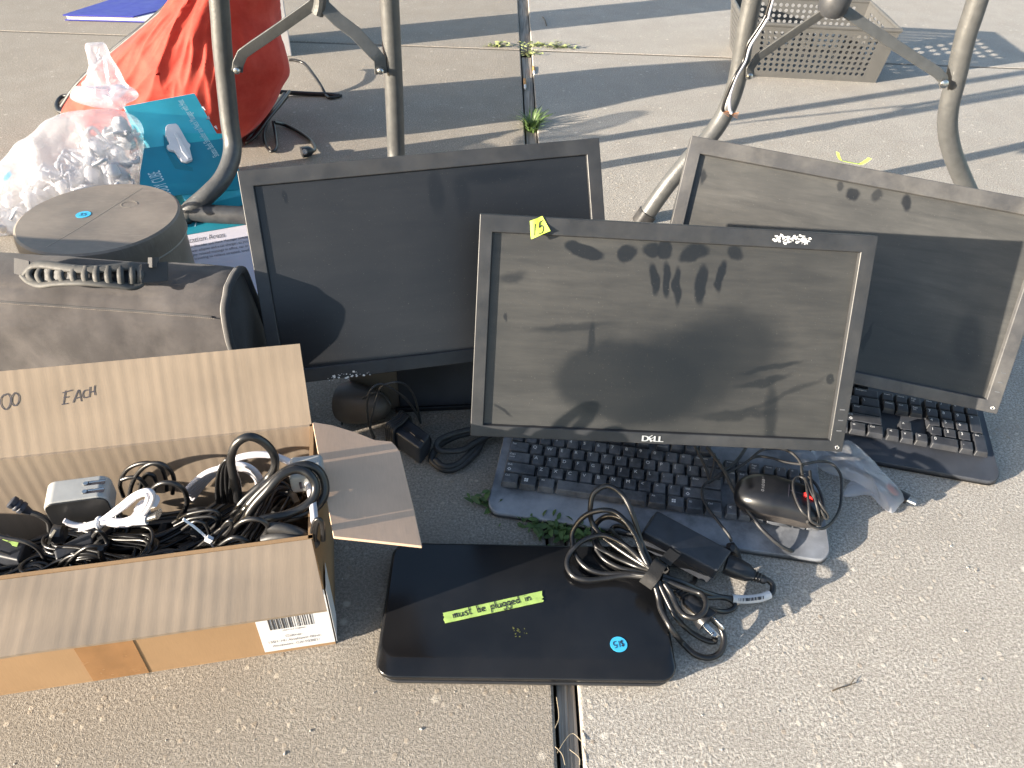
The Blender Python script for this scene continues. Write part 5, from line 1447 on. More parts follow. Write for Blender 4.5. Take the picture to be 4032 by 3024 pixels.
m = MB(); m.box(-.0012, .0012, -.009, .0005, -.006, .006, Matrix.Translation(g3(668, 795, bY(.046))) @ Matrix.Rotation(.5, 4, 'Y')); obj('prong', m, MT['metal'], rt_)
# socket end in the right corner
sk = thing('extension_socket', 'grey extension socket end behind the thick loops at the right wall', 'socket', TY(*R7, bY(.09), [(1690, 660)])[0] - nz * .05)
c_ = TY(*R7, bY(.085), [(1690, 650)])[0]; Ms = Matrix.Translation(c_) @ Matrix.Rotation(.2, 4, 'Z')
m = MB(); m.box(-.016, .016, -.004, .026, -.012, .012, Ms); obj('body', m, MT['charger'], sk, bevel=.004)
for x in (-.006, .006):
    m = MB(); m.box(x - .0012, x + .0012, -.0046, .001, -.0045, .0045, Ms); obj('slot', m, MT['ink'], sk)
# ------------------------------------------------------------------ black soft case with rubber handle
c1 = gp(957, 1048, .240); c0 = gp(0, 985, .240)
ex = (c1 - c0); ex.z = 0; ex.normalize(); ey = V((-ex.y, ex.x, 0)); LC = .80
FCs = frame_of(V((c1.x, c1.y, 0)), ex, ey, nz)       # x from -LC to 0, y=0 is the rear top edge
case = thing('carry_case', 'faded black canvas carry case with ribbed rubber handle behind the cardboard box', 'bag', None, frame=FCs)
sec = [(-.085, .002), (-.089, .03), (-.088, .08), (-.086, .13), (-.083, .17), (-.078, .200), (-.068, .222), (-.048, .237), (-.024, .242), (-.006, .242), (.004, .235), (.008, .20), (.010, .12), (.010, .03), (.004, .002)]
def cs(u, v):
    k = v * (len(sec) - 1); i = min(int(k), len(sec) - 2); t = k - i
    y = sec[i][0] * (1 - t) + sec[i + 1][0] * t; z = sec[i][1] * (1 - t) + sec[i + 1][1] * t
    x = -LC + (LC - .004 + .022 * (1 - z / .242)) * u
    e = 1 - .03 * max(0, (u - .97) / .03) ** 2
    n1 = mnoise.fractal(V((x * 7, y * 7, z * 7)), 1.0, 2, 4); n2 = 1 - 2 * abs(mnoise.noise(V((x * 6 + z * 5, z * 4, 7.7))))
    nn_ = (.006 * n1 + .005 * n2 * (1 if z < .19 else .3))
    dy = -1 if y < -.06 else (.3 if y < 0 else 1)
    return FCs @ V((x, (y + .04) * e - .04 + nn_ * dy * min(1, z * 12), max(.001, z * e ** .5 + nn_ * .5 * (z > .2))))
m = MB(); m.grid(cs, 150, 90); body_ = obj('body', m, MT['canvas'], case, ang=80)
def se(u, v):
    """rounded end panel"""
    a = cs(1, v); c_ = FCs @ V((0, -.04, .125)); k = u
    p = a.lerp(c_, k * .98)
    return p + ex * (.011 * math.sin(min(1, k * 1.6) * PI / 2) * (1 - .5 * k) + .004 * mnoise.noise(p * 18))
m = MB(); m.grid(se, 10, 60); obj('end_panel', m, MT['canvas2'], case, ang=80)
m = MB(); m.tube([cs(1, v / 40) + ex * .001 for v in range(1, 40)], .0048, 8, 2); obj('piping', m, MT['canvas2'], case, ang=80)
m = MB(); m.tube([cs(.9965, v / 40) + (cs(.9965, v / 40) - (FCs @ V((-.01, -.04, .125)))).normalized() * .0015 for v in range(4, 36)], .0014, 6, 2); obj('piping', m, simple('pale_piping', (.2, .19, .18), .8, .2, 80, .2), case, ang=80)
# stitched seam along the shoulder
vseam = 5.6 / (len(sec) - 1)
m = MB(); m.tube([cs(u / 160, vseam) + V((0, -.0015, -.0004)) for u in range(0, 158)], .0013, 5, 1, smooth=False); obj('seam', m, MT['canvas2'], case)
m = MB()
for k in range(0, 316):
    p = cs(k / 320, vseam - .008) + V((0, -.0022, .0016)); m.box(-.0009, .0009, -.0006, .0006, -.0004, .0004, Matrix.Translation(p))
obj('stitching', m, simple('tan_thread', (.17, .15, .135), .9, .2, 200, 0), case)
# handle: ladder shaped rubber grip on two webbing mounts
H1 = ((0, 960), .3165)
def hp(x, y, d):    # point of the grip traced on the case's sloping shoulder, lifted by d
    P0 = FCs @ V((-.5, -.066, .226)); n = (ey * -.72 + nz * .69).normalized()
    return onplane(x * .3165, 960 + y * .3165, P0 + n * d, n)
hd = MB(); hn = (ey * -.72 + nz * .69).normalized()
railt = [(300, 380), (420, 270), (600, 262), (800, 295), (1050, 318), (1300, 312), (1500, 290), (1640, 280), (1740, 330), (1785, 420)]
railb = [(300, 380), (380, 460), (520, 510), (700, 490), (900, 480), (1100, 482), (1300, 500), (1500, 520), (1640, 535), (1740, 500), (1785, 420)]
def bow(x): return .012 + .022 * math.sin(PI * max(0, min(1, (x - 250) / 1580)))
m = MB(); m.tube([hp(x, y, bow(x)) for x, y in railt], .0062, 8, 6, flat=.55); m.tube([hp(x, y, bow(x)) for x, y in railb], .0062, 8, 6, flat=.55)
grip = obj('handle', m, MT['rubber'], case, ang=80)
for x0, x1 in ((395, 440), (500, 500), (635, 640), (770, 775), (910, 915), (1050, 1050), (1185, 1190), (1325, 1335), (1470, 1480), (1610, 1620), (1710, 1700)):
    m = MB(); yt = 300; m.tube([hp(x0 + 25, 285, bow(x0)), hp(x0 - (1050 - x0) * .06, 390, bow(x0) + .004), hp(x1 + 25, 495, bow(x0))], .0042, 7, 5, flat=.6); obj('grip_rib', m, MT['rubber'], grip, ang=80)
m = MB(); m.sheet(lambda u, v: hp(380 + 1340 * u, 300 + 190 * v, bow(380 + 1340 * u) - .008), 24, 3, hn, -.002); obj('grip_core', m, MT['plug'], grip)
m = MB(); m.sheet(lambda u, v: hp(170 + 190 * u, 210 + 200 * v - 40 * (1 - u), .004 + .016 * u), 6, 4, hn, -.003); obj('handle_mount', m, MT['canvas2'], case, bevel=.0008)
m = MB(); m.sheet(lambda u, v: hp(1750 + 330 * u, 250 + 240 * v - 30 * u, .022 - .018 * u), 6, 4, hn, -.003); obj('handle_mount', m, MT['canvas2'], case, bevel=.0008)
m = MB(); m.sheet(lambda u, v: hp(1840 + 130 * u, 170 + 120 * v, .014 + .01 * math.sin(u * 4)), 5, 3, hn, -.0015); obj('mount_tab', m, MT['canvas2'], case)

# ------------------------------------------------------------------ round tin with a blue price dot
zt = .150; tc_ = gp(389, 852, zt); rt2 = .5 * (gp(704, 852, zt) - gp(75, 852, zt)).length
print('tin', tc_, rt2)
tin = thing('round_case', 'scuffed brown round case with a blue price dot on its lid', 'round case', V((tc_.x, tc_.y, 0)))
M = Matrix.Translation((tc_.x, tc_.y, 0))
m = MB(); m.lathe([(rt2 * .955, 0), (rt2 * .97, .004), (rt2 * .975, .108)], M, 64); obj('body', m, MT['tin'], tin, bevel=.001)
m = MB(); m.lathe([(rt2 * .992, .110), (rt2, .113), (rt2, .140), (rt2 * .985, zt - .0025), (rt2 * .955, zt), (0.001, zt)], M, 72); obj('lid', m, MT['tin'], tin, ang=28)
m = MB(); m.tube([M @ V((rt2 * .995 * math.cos(a * PI / 32), rt2 * .995 * math.sin(a * PI / 32), .112)) for a in range(64)], .0017, 6, 1, closed=True); obj('rim', m, simple('worn_rim', (.22, .2, .17), .5, .2, 60, .1), tin)
m = MB(); m.tube([gp(182, 972, zt + .0002), gp(330, 885, zt + .0002), gp(560, 740, zt + .0002)], .0006, 5, 4, flat=.3); obj('crease_line', m, simple('pale_crease', (.34, .30, .24), .7, .2, 100, 0), tin)
dot(gp(328, 845, zt + .0003), .0115, .12, '35', tin)
m = MB(); p = gp(508, 804, zt + .0004); m.tube([p + V((.013 * math.cos(a * .4), .011 * math.sin(a * .4), 0)) for a in range(14)], .0006, 5, 3, flat=.3); obj('ring_stain', m, simple('pale_ring_stain', (.25, .225, .19), .7, .2, 100, 0), tin)

# ------------------------------------------------------------------ teal massager carton
def tplane(x, y):
    return None
Yf = 1.47
FR_ = py(985, 760, Yf); tB = py(766, 366, 1.60); tA = gp(560, 404, tB.z)
FLc = FR_ + (tA - tB) * 1.18; FLc.z = FR_.z
top = [FLc, FR_, tB, tB + (tA - tB) * 1.35]; top[3].z = tB.z
tn = (top[1] - top[0]).cross(top[3] - top[0]).normalized(); print('teal', [tuple(round(c, 3) for c in p) for p in top], tn)
tealb = thing('massager_box', 'teal printed massager carton with a white handle, lying beside the red bag', 'carton', V((FR_.x, FR_.y, 0)))
lowr = [V((p.x, p.y + (.0 if i < 2 else .03), .002)) for i, p in enumerate(top)]
m = MB(); m.hexa(lowr + top); obj('body', m, MT['teal'], tealb, bevel=.0015)
tpx = lambda x, y, l=.0012: onplane(x, y, top[1], tn) + tn * l
O1 = lambda x, y, l=.0012: tpx(500 + x * .27125, 340 + y * .27125, l)
# cast shadow on the lower face painted as darker teal, pale sweep, lettering, handle
m = MB(); m.prism([O1(250, 905), O1(1400, 765), O1(1640, 1240), O1(1630, 1500), O1(180, 1640), O1(190, 1250)][::1], tn * .0003); obj('shade_band', m, simple('shaded_teal', (.012, .25, .37), .35, .1, 12, .03), tealb)
m = MB(); m.prism([O1(800, 685, .001), O1(1385, 690, .001), O1(1385, 760, .001), O1(930, 825, .001), O1(830, 770, .001)], tn * .0003); obj('print_sweep', m, simple('light_teal_print', (.03, .48, .58), .35, .1, 12, .03), tealb)
def ptext(txt, p0, p1, size, mat, name, parent=tealb, l=.0018, nrm=None, flip=False):
    nrm = nrm or tn
    d = (p1 - p0); w_ = text_geo(txt)[2]; e1 = d.normalized(); e2 = nrm.cross(e1)
    m = MB(); m.text(txt, size, frame_of(p0 + nrm * l, e1, e2, nrm), squash=d.length / (w_ * size)); return obj(name, m, MT[mat], parent, recalc=False)
ptext('Shiatsu Back Shoulder and Neck Massager with Heat', O1(1340, 1010, 0), O1(805, 195, 0), .020, 'tealtext', 'printed_text')
ptext('BODY CUBE', O1(640, 1560, 0), O1(470, 1225, 0), .034, 'tealtext', 'printed_text')
m = MB()
q_ = [O1(*p, .002) for p in ((560, 620), (600, 590), (710, 578), (745, 610), (880, 850), (920, 880), (905, 925), (950, 1105), (870, 1135), (790, 1120), (690, 975), (610, 960), (570, 905), (620, 870), (555, 730))]
m.prism(q_, tn * .010); hnd = obj('handle', m, MT['white'], tealb, bevel=.002)
q_ = [O1(*p, .0126) for p in ((680, 740), (720, 720), (800, 860), (930, 1090), (880, 1110), (790, 1000), (740, 860))]
m = MB(); m.prism(q_, tn * .004); obj('handle_ridge', m, MT['white'], hnd, bevel=.0015)
m = MB(); m.prism([O1(530, 700, .0014), O1(620, 870, .0014), O1(560, 910, .0014), O1(610, 970, .0014), O1(770, 1130, .0014), O1(950, 1180, .0014), O1(960, 1240, .0014), O1(700, 1200, .0014), O1(600, 1020, .0014), O1(540, 900, .0014)], tn * .0003); obj('handle_slot', m, MT['teal2'], tealb)
for a, b in (((1120, 320), (1100, 290)), ((1190, 455), (1165, 470)), ((1300, 600), (1280, 575))):
    m = MB(); p = O1(*a, 0); m.prism([O1(a[0] - 8, a[1] - 22, -.001), O1(a[0] + 16, a[1] + 30, -.001), O1(b[0] - 14, b[1] + 12, -.001)], tn * .004); obj('torn_edge', m, simple('torn_paper_edge', (.45, .36, .38), .8, .2, 60, .1), tealb)
# opened end flap of the same carton lying on the ground, text upwards
zF = .006
fpx = lambda x, y, l=0.: gp(650 + x * .2411, 780 + y * .2411, zF + l)
m = MB(); m.prism([fpx(240, 300), fpx(1330, 200), fpx(1560, 1560), fpx(330, 1600)], (0, 0, -.004)); fl2 = obj('end_flap', m, MT['lilac'], tealb)
m = MB(); m.prism([fpx(236, 296, .0004), fpx(1326, 196, .0004), fpx(1368, 425, .0004), fpx(245, 622, .0004)], (0, 0, .0004)); obj('print_strip', m, MT['teal2'], fl2)
ptext('y cube', fpx(470, 428), fpx(960, 352), .050, 'tealtext', 'printed_text', fl2, .0012, nz)
ptext('plication Areas', fpx(285, 757), fpx(985, 635), .030, 'print', 'printed_text', fl2, .0006, nz)
for i_, (tx, a, b) in enumerate((('ic Back Shoulder and Neck Massager comes', (290, 840), (1350, 652)), ('ith power adapter and a car charger, so you', (300, 912), (1358, 722)), ('an enjoy relaxed massage in office, car or', (320, 975), (1368, 795)), ('ome, traveling to relieve stressed, tired', (330, 1040), (1375, 865)))):
    ptext(tx, fpx(*a), fpx(*b), .014, 'print', 'printed_text', fl2, .0006, nz)

# ------------------------------------------------------------------ red drawstring bag
rY = 1.77; rn = V((-.22 * math.cos(.32), -.975 * math.cos(.32), math.sin(.32)))
def rpt(x, y, lean=.32):
    return onplane(x, y, V((-.75, 1.77, 0)), rn)
ol_px = [(262, 470), (272, 425), (330, 345), (420, 250), (520, 170), (620, 85), (700, 15), (790, -90), (900, -160), (1010, -150), (1070, -40), (1060, 60), (1090, 150), (1112, 230), (1116, 285), (1088, 345), (1052, 420), (1005, 490), (940, 545), (860, 585), (700, 575), (520, 570), (380, 540), (290, 510)]
ol = catmull([rpt(*p) for p in ol_px], 7, True)
red = thing('drawstring_bag', 'big crumpled red nylon bag with black drawstring cords beside the table leg', 'bag', V((rpt(700, 560).x, rY, 0)))
_rc = rpt(800, 300); _rt = rpt(960, -200)
def rfold(p, t, side):
    d = p - _rt; a = math.atan2(d.x, -d.z); r = d.length
    w_ = min(1, (1 - t) * 3.5)
    # pleats that run down from the gathered mouth, and crossing creases
    f1 = .5 + .5 * math.sin(a * 19 + 3.5 * mnoise.noise(p * 3.5))
    f2 = 1 - 2.2 * abs(mnoise.noise(V((a * 5, r * 3.2, 4.2))))
    f3 = 1 - 2.2 * abs(mnoise.noise(V((a * 13 + r * 5, r * 9 - a * 3, 9.1))))
    return w_ * (.012 * f1 * max(.2, 1 - r * .9) + .014 * f2 + .004 * f3)
m = MB(); inflate(m, ol, _rc, rn, .135, .012, 3, 64, 1.1, 4.0, ridge=.2, extra=rfold)
for p in m.v:
    p.z = max(.003, p.z)
obj('body', m, MT['red'], red, ang=60)
sm = random.Random(4)
def rcord(px, r, lift, name='cord', parent=red):
    m = MB(); m.tube([rpt(x, y) + rn * lift for x, y in px], r, 7, 6); return obj(name, m, MT['cable2'], parent, ang=80)
rcord([(730, -20), (660, 45), (590, 105), (500, 175), (400, 260), (320, 345), (285, 395), (268, 420)], .006, .02, 'drawstring')
rcord([(735, 0), (690, 40), (600, 115), (520, 180), (420, 262), (350, 330)], .005, .035, 'drawstring')
m = MB(); gl = [gp(283, 400, .012), gp(268, 378, .012), gp(240, 383, .008), (gp(222, 410, .005)), gp(228, 436, .005), gp(255, 444, .006), gp(272, 440, .01)]; m.tube(gl, .0052, 7, 6); obj('cord_loop', m, MT['cable2'], red, ang=80)
m = MB(); m.sheet(lambda u, v: gp(240 + 30 * u + 8 * v, 520 - 60 * v + 10 * u, .012 + .035 * v + .01 * math.sin(3 * u)), 5, 6, V((0, -.7, .7)), .004); obj('strap_end', m, MT['dark'], red)
# power cord that lies right of the red bag
pc = thing('cable', 'thin black power cord with a plug lying right of the red bag', 'cable', gp(1200, 560, 0))
for px, r in (([(1140, 236, .05), (1165, 238, .05), (1200, 252, .045), (1235, 295, .035), (1262, 335, .02), (1280, 368, .005)], .0042), ([(1100, 362, .014), (1160, 366, .008), (1230, 370, .006), (1290, 372, .006), (1335, 377, .006)], .0062), ([(1280, 372, .006), (1300, 385, .005), (1345, 376, .005)], .004),
              ([(1140, 360, .05), (1095, 420, .05), (1050, 475, .04), (1005, 535, .02), (970, 562, .008), (975, 545, .008), (1020, 505, .01), (1080, 440, .02), (1130, 380, .04)], .0045), ([(1120, 372, .05), (1080, 430, .045), (1040, 485, .03), (1000, 540, .012)], .006),
              ([(1060, 470, .02), (1040, 520, .01), (1045, 570, .006), (1068, 596, .006), (1088, 580, .006), (1085, 530, .008), (1075, 480, .02)], .0036), ([(1080, 482, .02), (1120, 492, .006), (1170, 515, .005), (1220, 550, .005), (1240, 585, .006), (1225, 600, .01)], .0042)):
    m = MB(); m.tube([gp(*p) for p in px], r, 8, 6); obj('cord', m, MT['cable'], pc, ang=80)
m = MB(); axis_body(m, gp(1232, 592, .014), gp(1188, 600, .014), [(0, .006), (.3, .012), (1, .013)], .9); pgo = obj('plug', m, MT['plug'], pc)
m = MB(); m.tube([gp(1200, 600, .026), gp(1200, 596, .03)], .006, 10, smooth=False); obj('prong', m, MT['metal'], pgo)
# white carton behind the red bag
a = gp(1150, 222, 0); wb = thing('white_carton', 'tall white carton standing behind the red bag', 'carton', a)
Fw = frame_of(a, V((.96, .28, 0)), V((-.28, .96, 0)), nz)
m = MB(); m.box(-.16, 0, 0, .20, 0, .42, Fw); obj('body', m, simple('white_carton_board', (.5, .5, .51), .6, .08, 20, .05), wb, bevel=.003)
m = MB(); m.box(-.10, -.004, .02, .19, .42, .425, Fw); obj('lid_edge', m, MT['paper'], wb)
# ------------------------------------------------------------------ blue folder
fo = thing('folder', 'blue folder with white pages lying at the upper left', 'folder', gp(420, 40, 0))
f0, f1 = gp(249, 58, .02), gp(632, 68, .02); ex = (f1 - f0); ex.z = 0; Lf = ex.length; ex.normalize(); ey = V((-ex.y, ex.x, 0)); Ff = frame_of(V((f0.x, f0.y, 0)), ex, ey, nz)
sh = .18
sk_ = lambda x, y, z: Ff @ V((x + y * .35, y, z))
def skbox(x0, x1, y0, y1, z0, z1):
    m = MB(); m.hexa([sk_(x0, y0, z0), sk_(x1, y0, z0), sk_(x1, y1, z0), sk_(x0, y1, z0), sk_(x0, y0, z1), sk_(x1, y0, z1), sk_(x1, y1, z1), sk_(x0, y1, z1)]); return m
obj('cover', skbox(0, Lf * 1.0, 0, .30, .002, .005), MT['folder'], fo); obj('pages', skbox(.004, Lf * .99, .006, .29, .005, .017), MT['paper'], fo)
m = MB(); m.hexa([sk_(0, -.002, .017), sk_(Lf * .72, .0, .017), sk_(Lf * .98, .30, .017), sk_(0, .30, .017), sk_(0, -.002, .021), sk_(Lf * .72, .0, .021), sk_(Lf * .98, .30, .021), sk_(0, .30, .021)]); obj('cover', m, MT['folder'], fo)

# ------------------------------------------------------------------ clear bag of white bits at the left
pY = 1.42; pln = V((0, -math.cos(.75), math.sin(.75)))
def pp(x, y, l=0.): return onplane(x, y, V((0, pY, .07)), pln) + pln * l
cb = thing('clear_bag', 'large knotted clear plastic bag of white bits at the left edge', 'plastic bag', V((pp(250, 650).x, pY, 0)))
body_px = [(425, 445), (490, 440), (545, 470), (566, 520), (560, 600), (560, 690), (545, 770), (470, 850), (300, 900), (120, 960), (-60, 980), (-130, 900), (-90, 800), (0, 735), (95, 620), (200, 545), (300, 480), (370, 450)]
ol = catmull([pp(*p) for p in body_px], 4, True)
m = MB(); inflate(m, ol, pp(250, 700), pln, .105, .022, 12, 26, .6, 9., ridge=.5)
for p in m.v: p.z = max(.003, p.z)
obj('film', m, MT['clear'], cb, ang=80)
neck = [(419, 243), (455, 236), (487, 240), (505, 285), (535, 330), (560, 380), (578, 410), (530, 450), (470, 470), (415, 450), (405, 420), (425, 395), (432, 330), (424, 280)]
ol = catmull([pp(x, y, .07) for x, y in neck], 4, True); m = MB(); inflate(m, ol, pp(488, 370, .075), pln, .022, .012, 5, 14, .7, 22., ridge=.6); obj('film', m, MT['clear2'], cb, ang=80)
wing = [(395, 430), (470, 430), (545, 420), (600, 420), (632, 452), (590, 480), (572, 505), (520, 500), (440, 490), (380, 465)]
ol = catmull([pp(x, y, .09) for x, y in wing], 4, True); m = MB(); inflate(m, ol, pp(510, 460, .10), pln, .02, .012, 8, 12, .7, 20., ridge=.6); obj('film', m, MT['clear2'], cb, ang=80)
q = random.Random(9); m = MB()
for k in range(420):
    t = q.random(); p = pp(q.uniform(-80, 545), q.uniform(455, 930), q.uniform(-.03, .06))
    # keep inside the pillow
    px_, py_ = proj(p)
    if py_ < 770 - px_ * .66 + 30 or p.z < .015 or px_ > 505: continue
    r = q.uniform(.010, .02); Mq = Matrix.Translation(p) @ Matrix.Rotation(q.uniform(0, 6), 4, 'Z') @ Matrix.Rotation(q.uniform(0, 6), 4, 'X')
    if k % 3:
        m.lathe([(r * .5, -r), (r * .75, -r * .6), (r * .7, r * .4), (r * .4, r * .8)], Mq, 8)
    else:
        m.tube([Mq @ V(v_) for v_ in ((-r * 2, 0, 0), (-r, r, r * .4), (r * .4, r * .6, 0), (r * 1.2, -r, r * .3), (r * 2.4, -r * .3, 0))], r * .2, 6, 4)
kind(obj('white_packing', m, simple('white_packing_bits', (.62, .61, .62), .7, .12, 40, .1), cb, ang=60), 'stuff')
m = MB(); p = pp(58, 690, .02); m.prism([pp(58, 735, .034), pp(62, 715, .034), pp(82, 696, .034), (pp(90, 710, .034)), pp(74, 732, .034)], pln * .0005); obj('price_sticker', m, MT['blue'], cb)
ptext('NDES', pp(-5, 915, .095), pp(42, 930, .095), .02, 'print', 'printed_text', cb, .001, pln)

# ------------------------------------------------------------------ folding table standing over it all
tb_ = thing('folding_table', 'grey tubular folding table legs with flat braces standing behind the monitors', 'folding table', V((.15, 1.45, 0)))
def leg(pts, r=.0178, mat='leg', name='leg'):
    m = MB(); m.tube(pts, r, 16, 8); return obj(name, m, MT[mat], tb_, ang=80)
Yl = 1.50
L1 = [py(863, 0, Yl)]; d_ = (py(863, 0, Yl) - py(893, 365, Yl)).normalized()
L1 = [L1[0] + d_ * ((.735 - L1[0].z) / d_.z), py(863, 0, Yl), py(875, 182, Yl), py(893, 365, Yl), py(905, 486, Yl - .005), py(916, 570, Yl - .015), py(906, 640, Yl - .04), py(872, 710, Yl - .072), py(812, 772, Yl - .10), py(748, 828, Yl - .118), py(722, 872, Yl - .125)]
la = leg(L1)
m = MB(); axis_body(m, L1[-1] + (L1[-2] - L1[-1]).normalized() * .01, L1[-1] - (L1[-2] - L1[-1]).normalized() * .012, [(0, .0195), (.8, .0195), (1, .016)], 1, 16); obj('foot_cap', m, MT['cable2'], la)
Yc = 1.50
L2 = [py(1533, 0, Yc), py(1541, 150, Yc), py(1550, 330, Yc), py(1556, 480, Yc), py(1560, 610, Yc)]
d_ = (L2[0] - L2[1]).normalized(); L2 = [L2[0] + d_ * ((.735 - L2[0].z) / d_.z)] + L2; lowp = py(1566, 760, Yc - .03); lowp.z = max(.02, lowp.z); L2.append(lowp); L2.append(V((lowp.x + .01, Yc - .10, .0185)))
leg(L2)
ca = py(752, 828, Yl - .118); cb_ = L2[-1]
leg([V((ca.x + .0, ca.y, .022)), V((ca.x + .12, ca.y, .0185)), cb_.lerp(ca, .4) * 1.0, cb_], .0185, 'legdark', 'crossbar')
Yr = 1.50
L3 = [py(2961, 0, Yr), py(2931, 152, Yr), py(2911, 273, Yr), py(2888, 365, Yr - .004), py(2852, 450, Yr - .012), py(2800, 530, Yr - .022), py(2715, 625, Yr - .035), py(2620, 740, Yr - .045), py(2530, 868, Yr - .05)]
d_ = (L3[0] - L3[1]).normalized(); L3 = [L3[0] + d_ * ((.735 - L3[0].z) / d_.z)] + L3
l3 = leg(L3, .0172); m = MB(); axis_body(m, L3[-1] + (L3[-2] - L3[-1]).normalized() * .02, L3[-1] - (L3[-2] - L3[-1]).normalized() * .014, [(0, .019), (.8, .019), (1, .016)], 1, 16); obj('foot_cap', m, MT['cable2'], l3)
L4 = [py(3849, 0, Yr), py(3800, 152, Yr), py(3765, 304, Yr), py(3736, 425, Yr), py(3732, 516, Yr), py(3752, 608, Yr), py(3796, 717, Yr), py(3858, 850, Yr - .01)]
d_ = (L4[0] - L4[1]).normalized(); L4 = [L4[0] + d_ * ((.735 - L4[0].z) / d_.z)] + L4; L4[-1].z = max(.012, L4[-1].z)
l4 = leg(L4, .0182); m = MB(); axis_body(m, L4[-1] + (L4[-2] - L4[-1]).normalized() * .02, L4[-1] - (L4[-2] - L4[-1]).normalized() * .012, [(0, .0195), (.8, .0195), (1, .016)], 1, 16); obj('foot_cap', m, MT['cable2'], l4)
def strip(pts, w_, th, name='brace', mat='leg', twist=0):
    """flat bar: pts centre line, width measured across the picture plane's up"""
    P = [V(p) for p in pts]; m = MB(); vs_ = []
    for i, p in enumerate(P):
        a = P[max(0, i - 1)]; b = P[min(len(P) - 1, i + 1)]; t = (b - a).normalized()
        wv = V((0, -1, 0)).cross(t).normalized(); wv = Matrix.Rotation(twist, 3, t) @ wv; nv = t.cross(wv).normalized()
        vs_ += [p - wv * w_ / 2 - nv * th / 2, p + wv * w_ / 2 - nv * th / 2, p + wv * w_ / 2 + nv * th / 2, p - wv * w_ / 2 + nv * th / 2]
    n = len(P); fs_ = [(3, 2, 1, 0), tuple((n - 1) * 4 + k for k in range(4))] + [(i * 4 + k, i * 4 + (k + 1) % 4, (i + 1) * 4 + (k + 1) % 4, (i + 1) * 4 + k) for i in range(n - 1) for k in range(4)]
    m.add(vs_, fs_); return obj(name, m, MT[mat], tb_, bevel=.0008, seg=1)
Yb = Yl - .022
br = strip([py(934, 282, Yb), py(938, 250, Yb), py(955, 212, Yb), py(1000, 180, Yb), py(1100, 112, Yb), py(1230, 20, Yb), py(1262, -20, Yb)], .020, .004, twist=.35)
br2 = strip([py(1268, -10, Yb), py(1275, 24, Yb), py(1330, 78, Yb), py(1400, 130, Yb), (py(1470, 205, Yb)), py(1494, 232, Yb), py(1500, 290, Yb)], .024, .004, twist=-.5)
def rivet(p, r=.006):
    m = MB(); m.lathe([(r, -.004), (r, .003), (r * .6, .0055), (.0005, .006)], Matrix.Translation(p) @ Matrix.Rotation(PI / 2, 4, 'X'), 14); obj('rivet', m, MT['metal'], tb_)
rivet(py(933, 278, Yb - .006)); rivet(py(1499, 280, Yb - .006))
m = MB(); m.tube([py(1262, -60, Yb), py(1262, -10, Yb), py(1258, 30, Yb), py(1250, 55, Yb)], .011, 10); obj('brace_hub', m, MT['leg'], tb_)
a_ = py(1262, -60, Yb); m = MB(); m.tube([a_, V((a_.x, a_.y, .735))], .011, 10, smooth=False); obj('brace_rod', m, MT['leg'], tb_)
Yb = Yr - .018
strip([py(2953, 305, Yb), py(2953, 270, Yb), py(2985, 225, Yb), py(3080, 160, Yb), py(3190, 85, Yb), py(3285, 22, Yb)], .017, .004, twist=.3)
strip([py(3295, 15, Yb), py(3330, 45, Yb), py(3400, 95, Yb), py(3470, 142, Yb), py(3590, 220, Yb), py(3690, 285, Yb), py(3715, 312, Yb), py(3717, 340, Yb)], .019, .004, twist=-.35)
rivet(py(2951, 300, Yb - .006)); rivet(py(3716, 330, Yb - .006), .008)
m = MB(); c_ = py(3288, 5, Yb); m.lathe([(.020, -.022), (.026, -.014), (.027, .012), (.022, .02)], Matrix.Translation(c_) @ Matrix.Rotation(.2, 4, 'X'), 18); m.tube([c_, V((c_.x, c_.y + .01, .735))], .012, 10, smooth=False); obj('brace_hub', m, MT['legdark'], tb_)
x0 = min(L1[0].x, L2[0].x) - .12; x1 = L4[0].x + .10
m = MB(); m.prism([V((x, y, .735)) for x, y in rrect(x0, x1, 1.40, 1.98, .05)], (0, 0, .035)); obj('tabletop', m, MT['tabletop'], tb_, bevel=.006)
for lx in (L1[0], L2[0], L3[0], L4[0]):
    pass
# bare speaker wire along the right leg
sw = thing('speaker_wire', 'thin two strand wire with bare copper ends hanging on the right table leg', 'wire', py(2840, 440, Yr - .03) - V((0, 0, .05)))
Yw = Yr - .030
for pts, mat in (([(590, -40), (570, 0), (540, 100), (480, 200), (422, 290), (392, 400), (342, 490), (292, 600), (263, 690), (262, 722)], 'cable'), ([(605, -40), (583, 0), (552, 110), (492, 210), (436, 300), (404, 400), (352, 490), (318, 580), (304, 640), (306, 710), (318, 735)], 'cablew')):
    P_ = [py(2688 + x * .6076, y * .6076, Yw - (.012 if y > 480 else 0)) for x, y in pts]
    P_[0] = P_[1] + (P_[1] - P_[2]).normalized() * .3
    m = MB(); m.tube(P_, .0032, 7, 6); so = obj('strand', m, MT[mat], sw, ang=80)
    e = P_[-1]; m = MB()
    for k in range(4):
        m.tube([e, e + V((.004 + .002 * k, -.002, -.004 + .002 * k)), e + V((.012, -.003, -.008 + .004 * k))], .0007, 4, 3)
    obj('copper_end', m, MT['copper'], so)
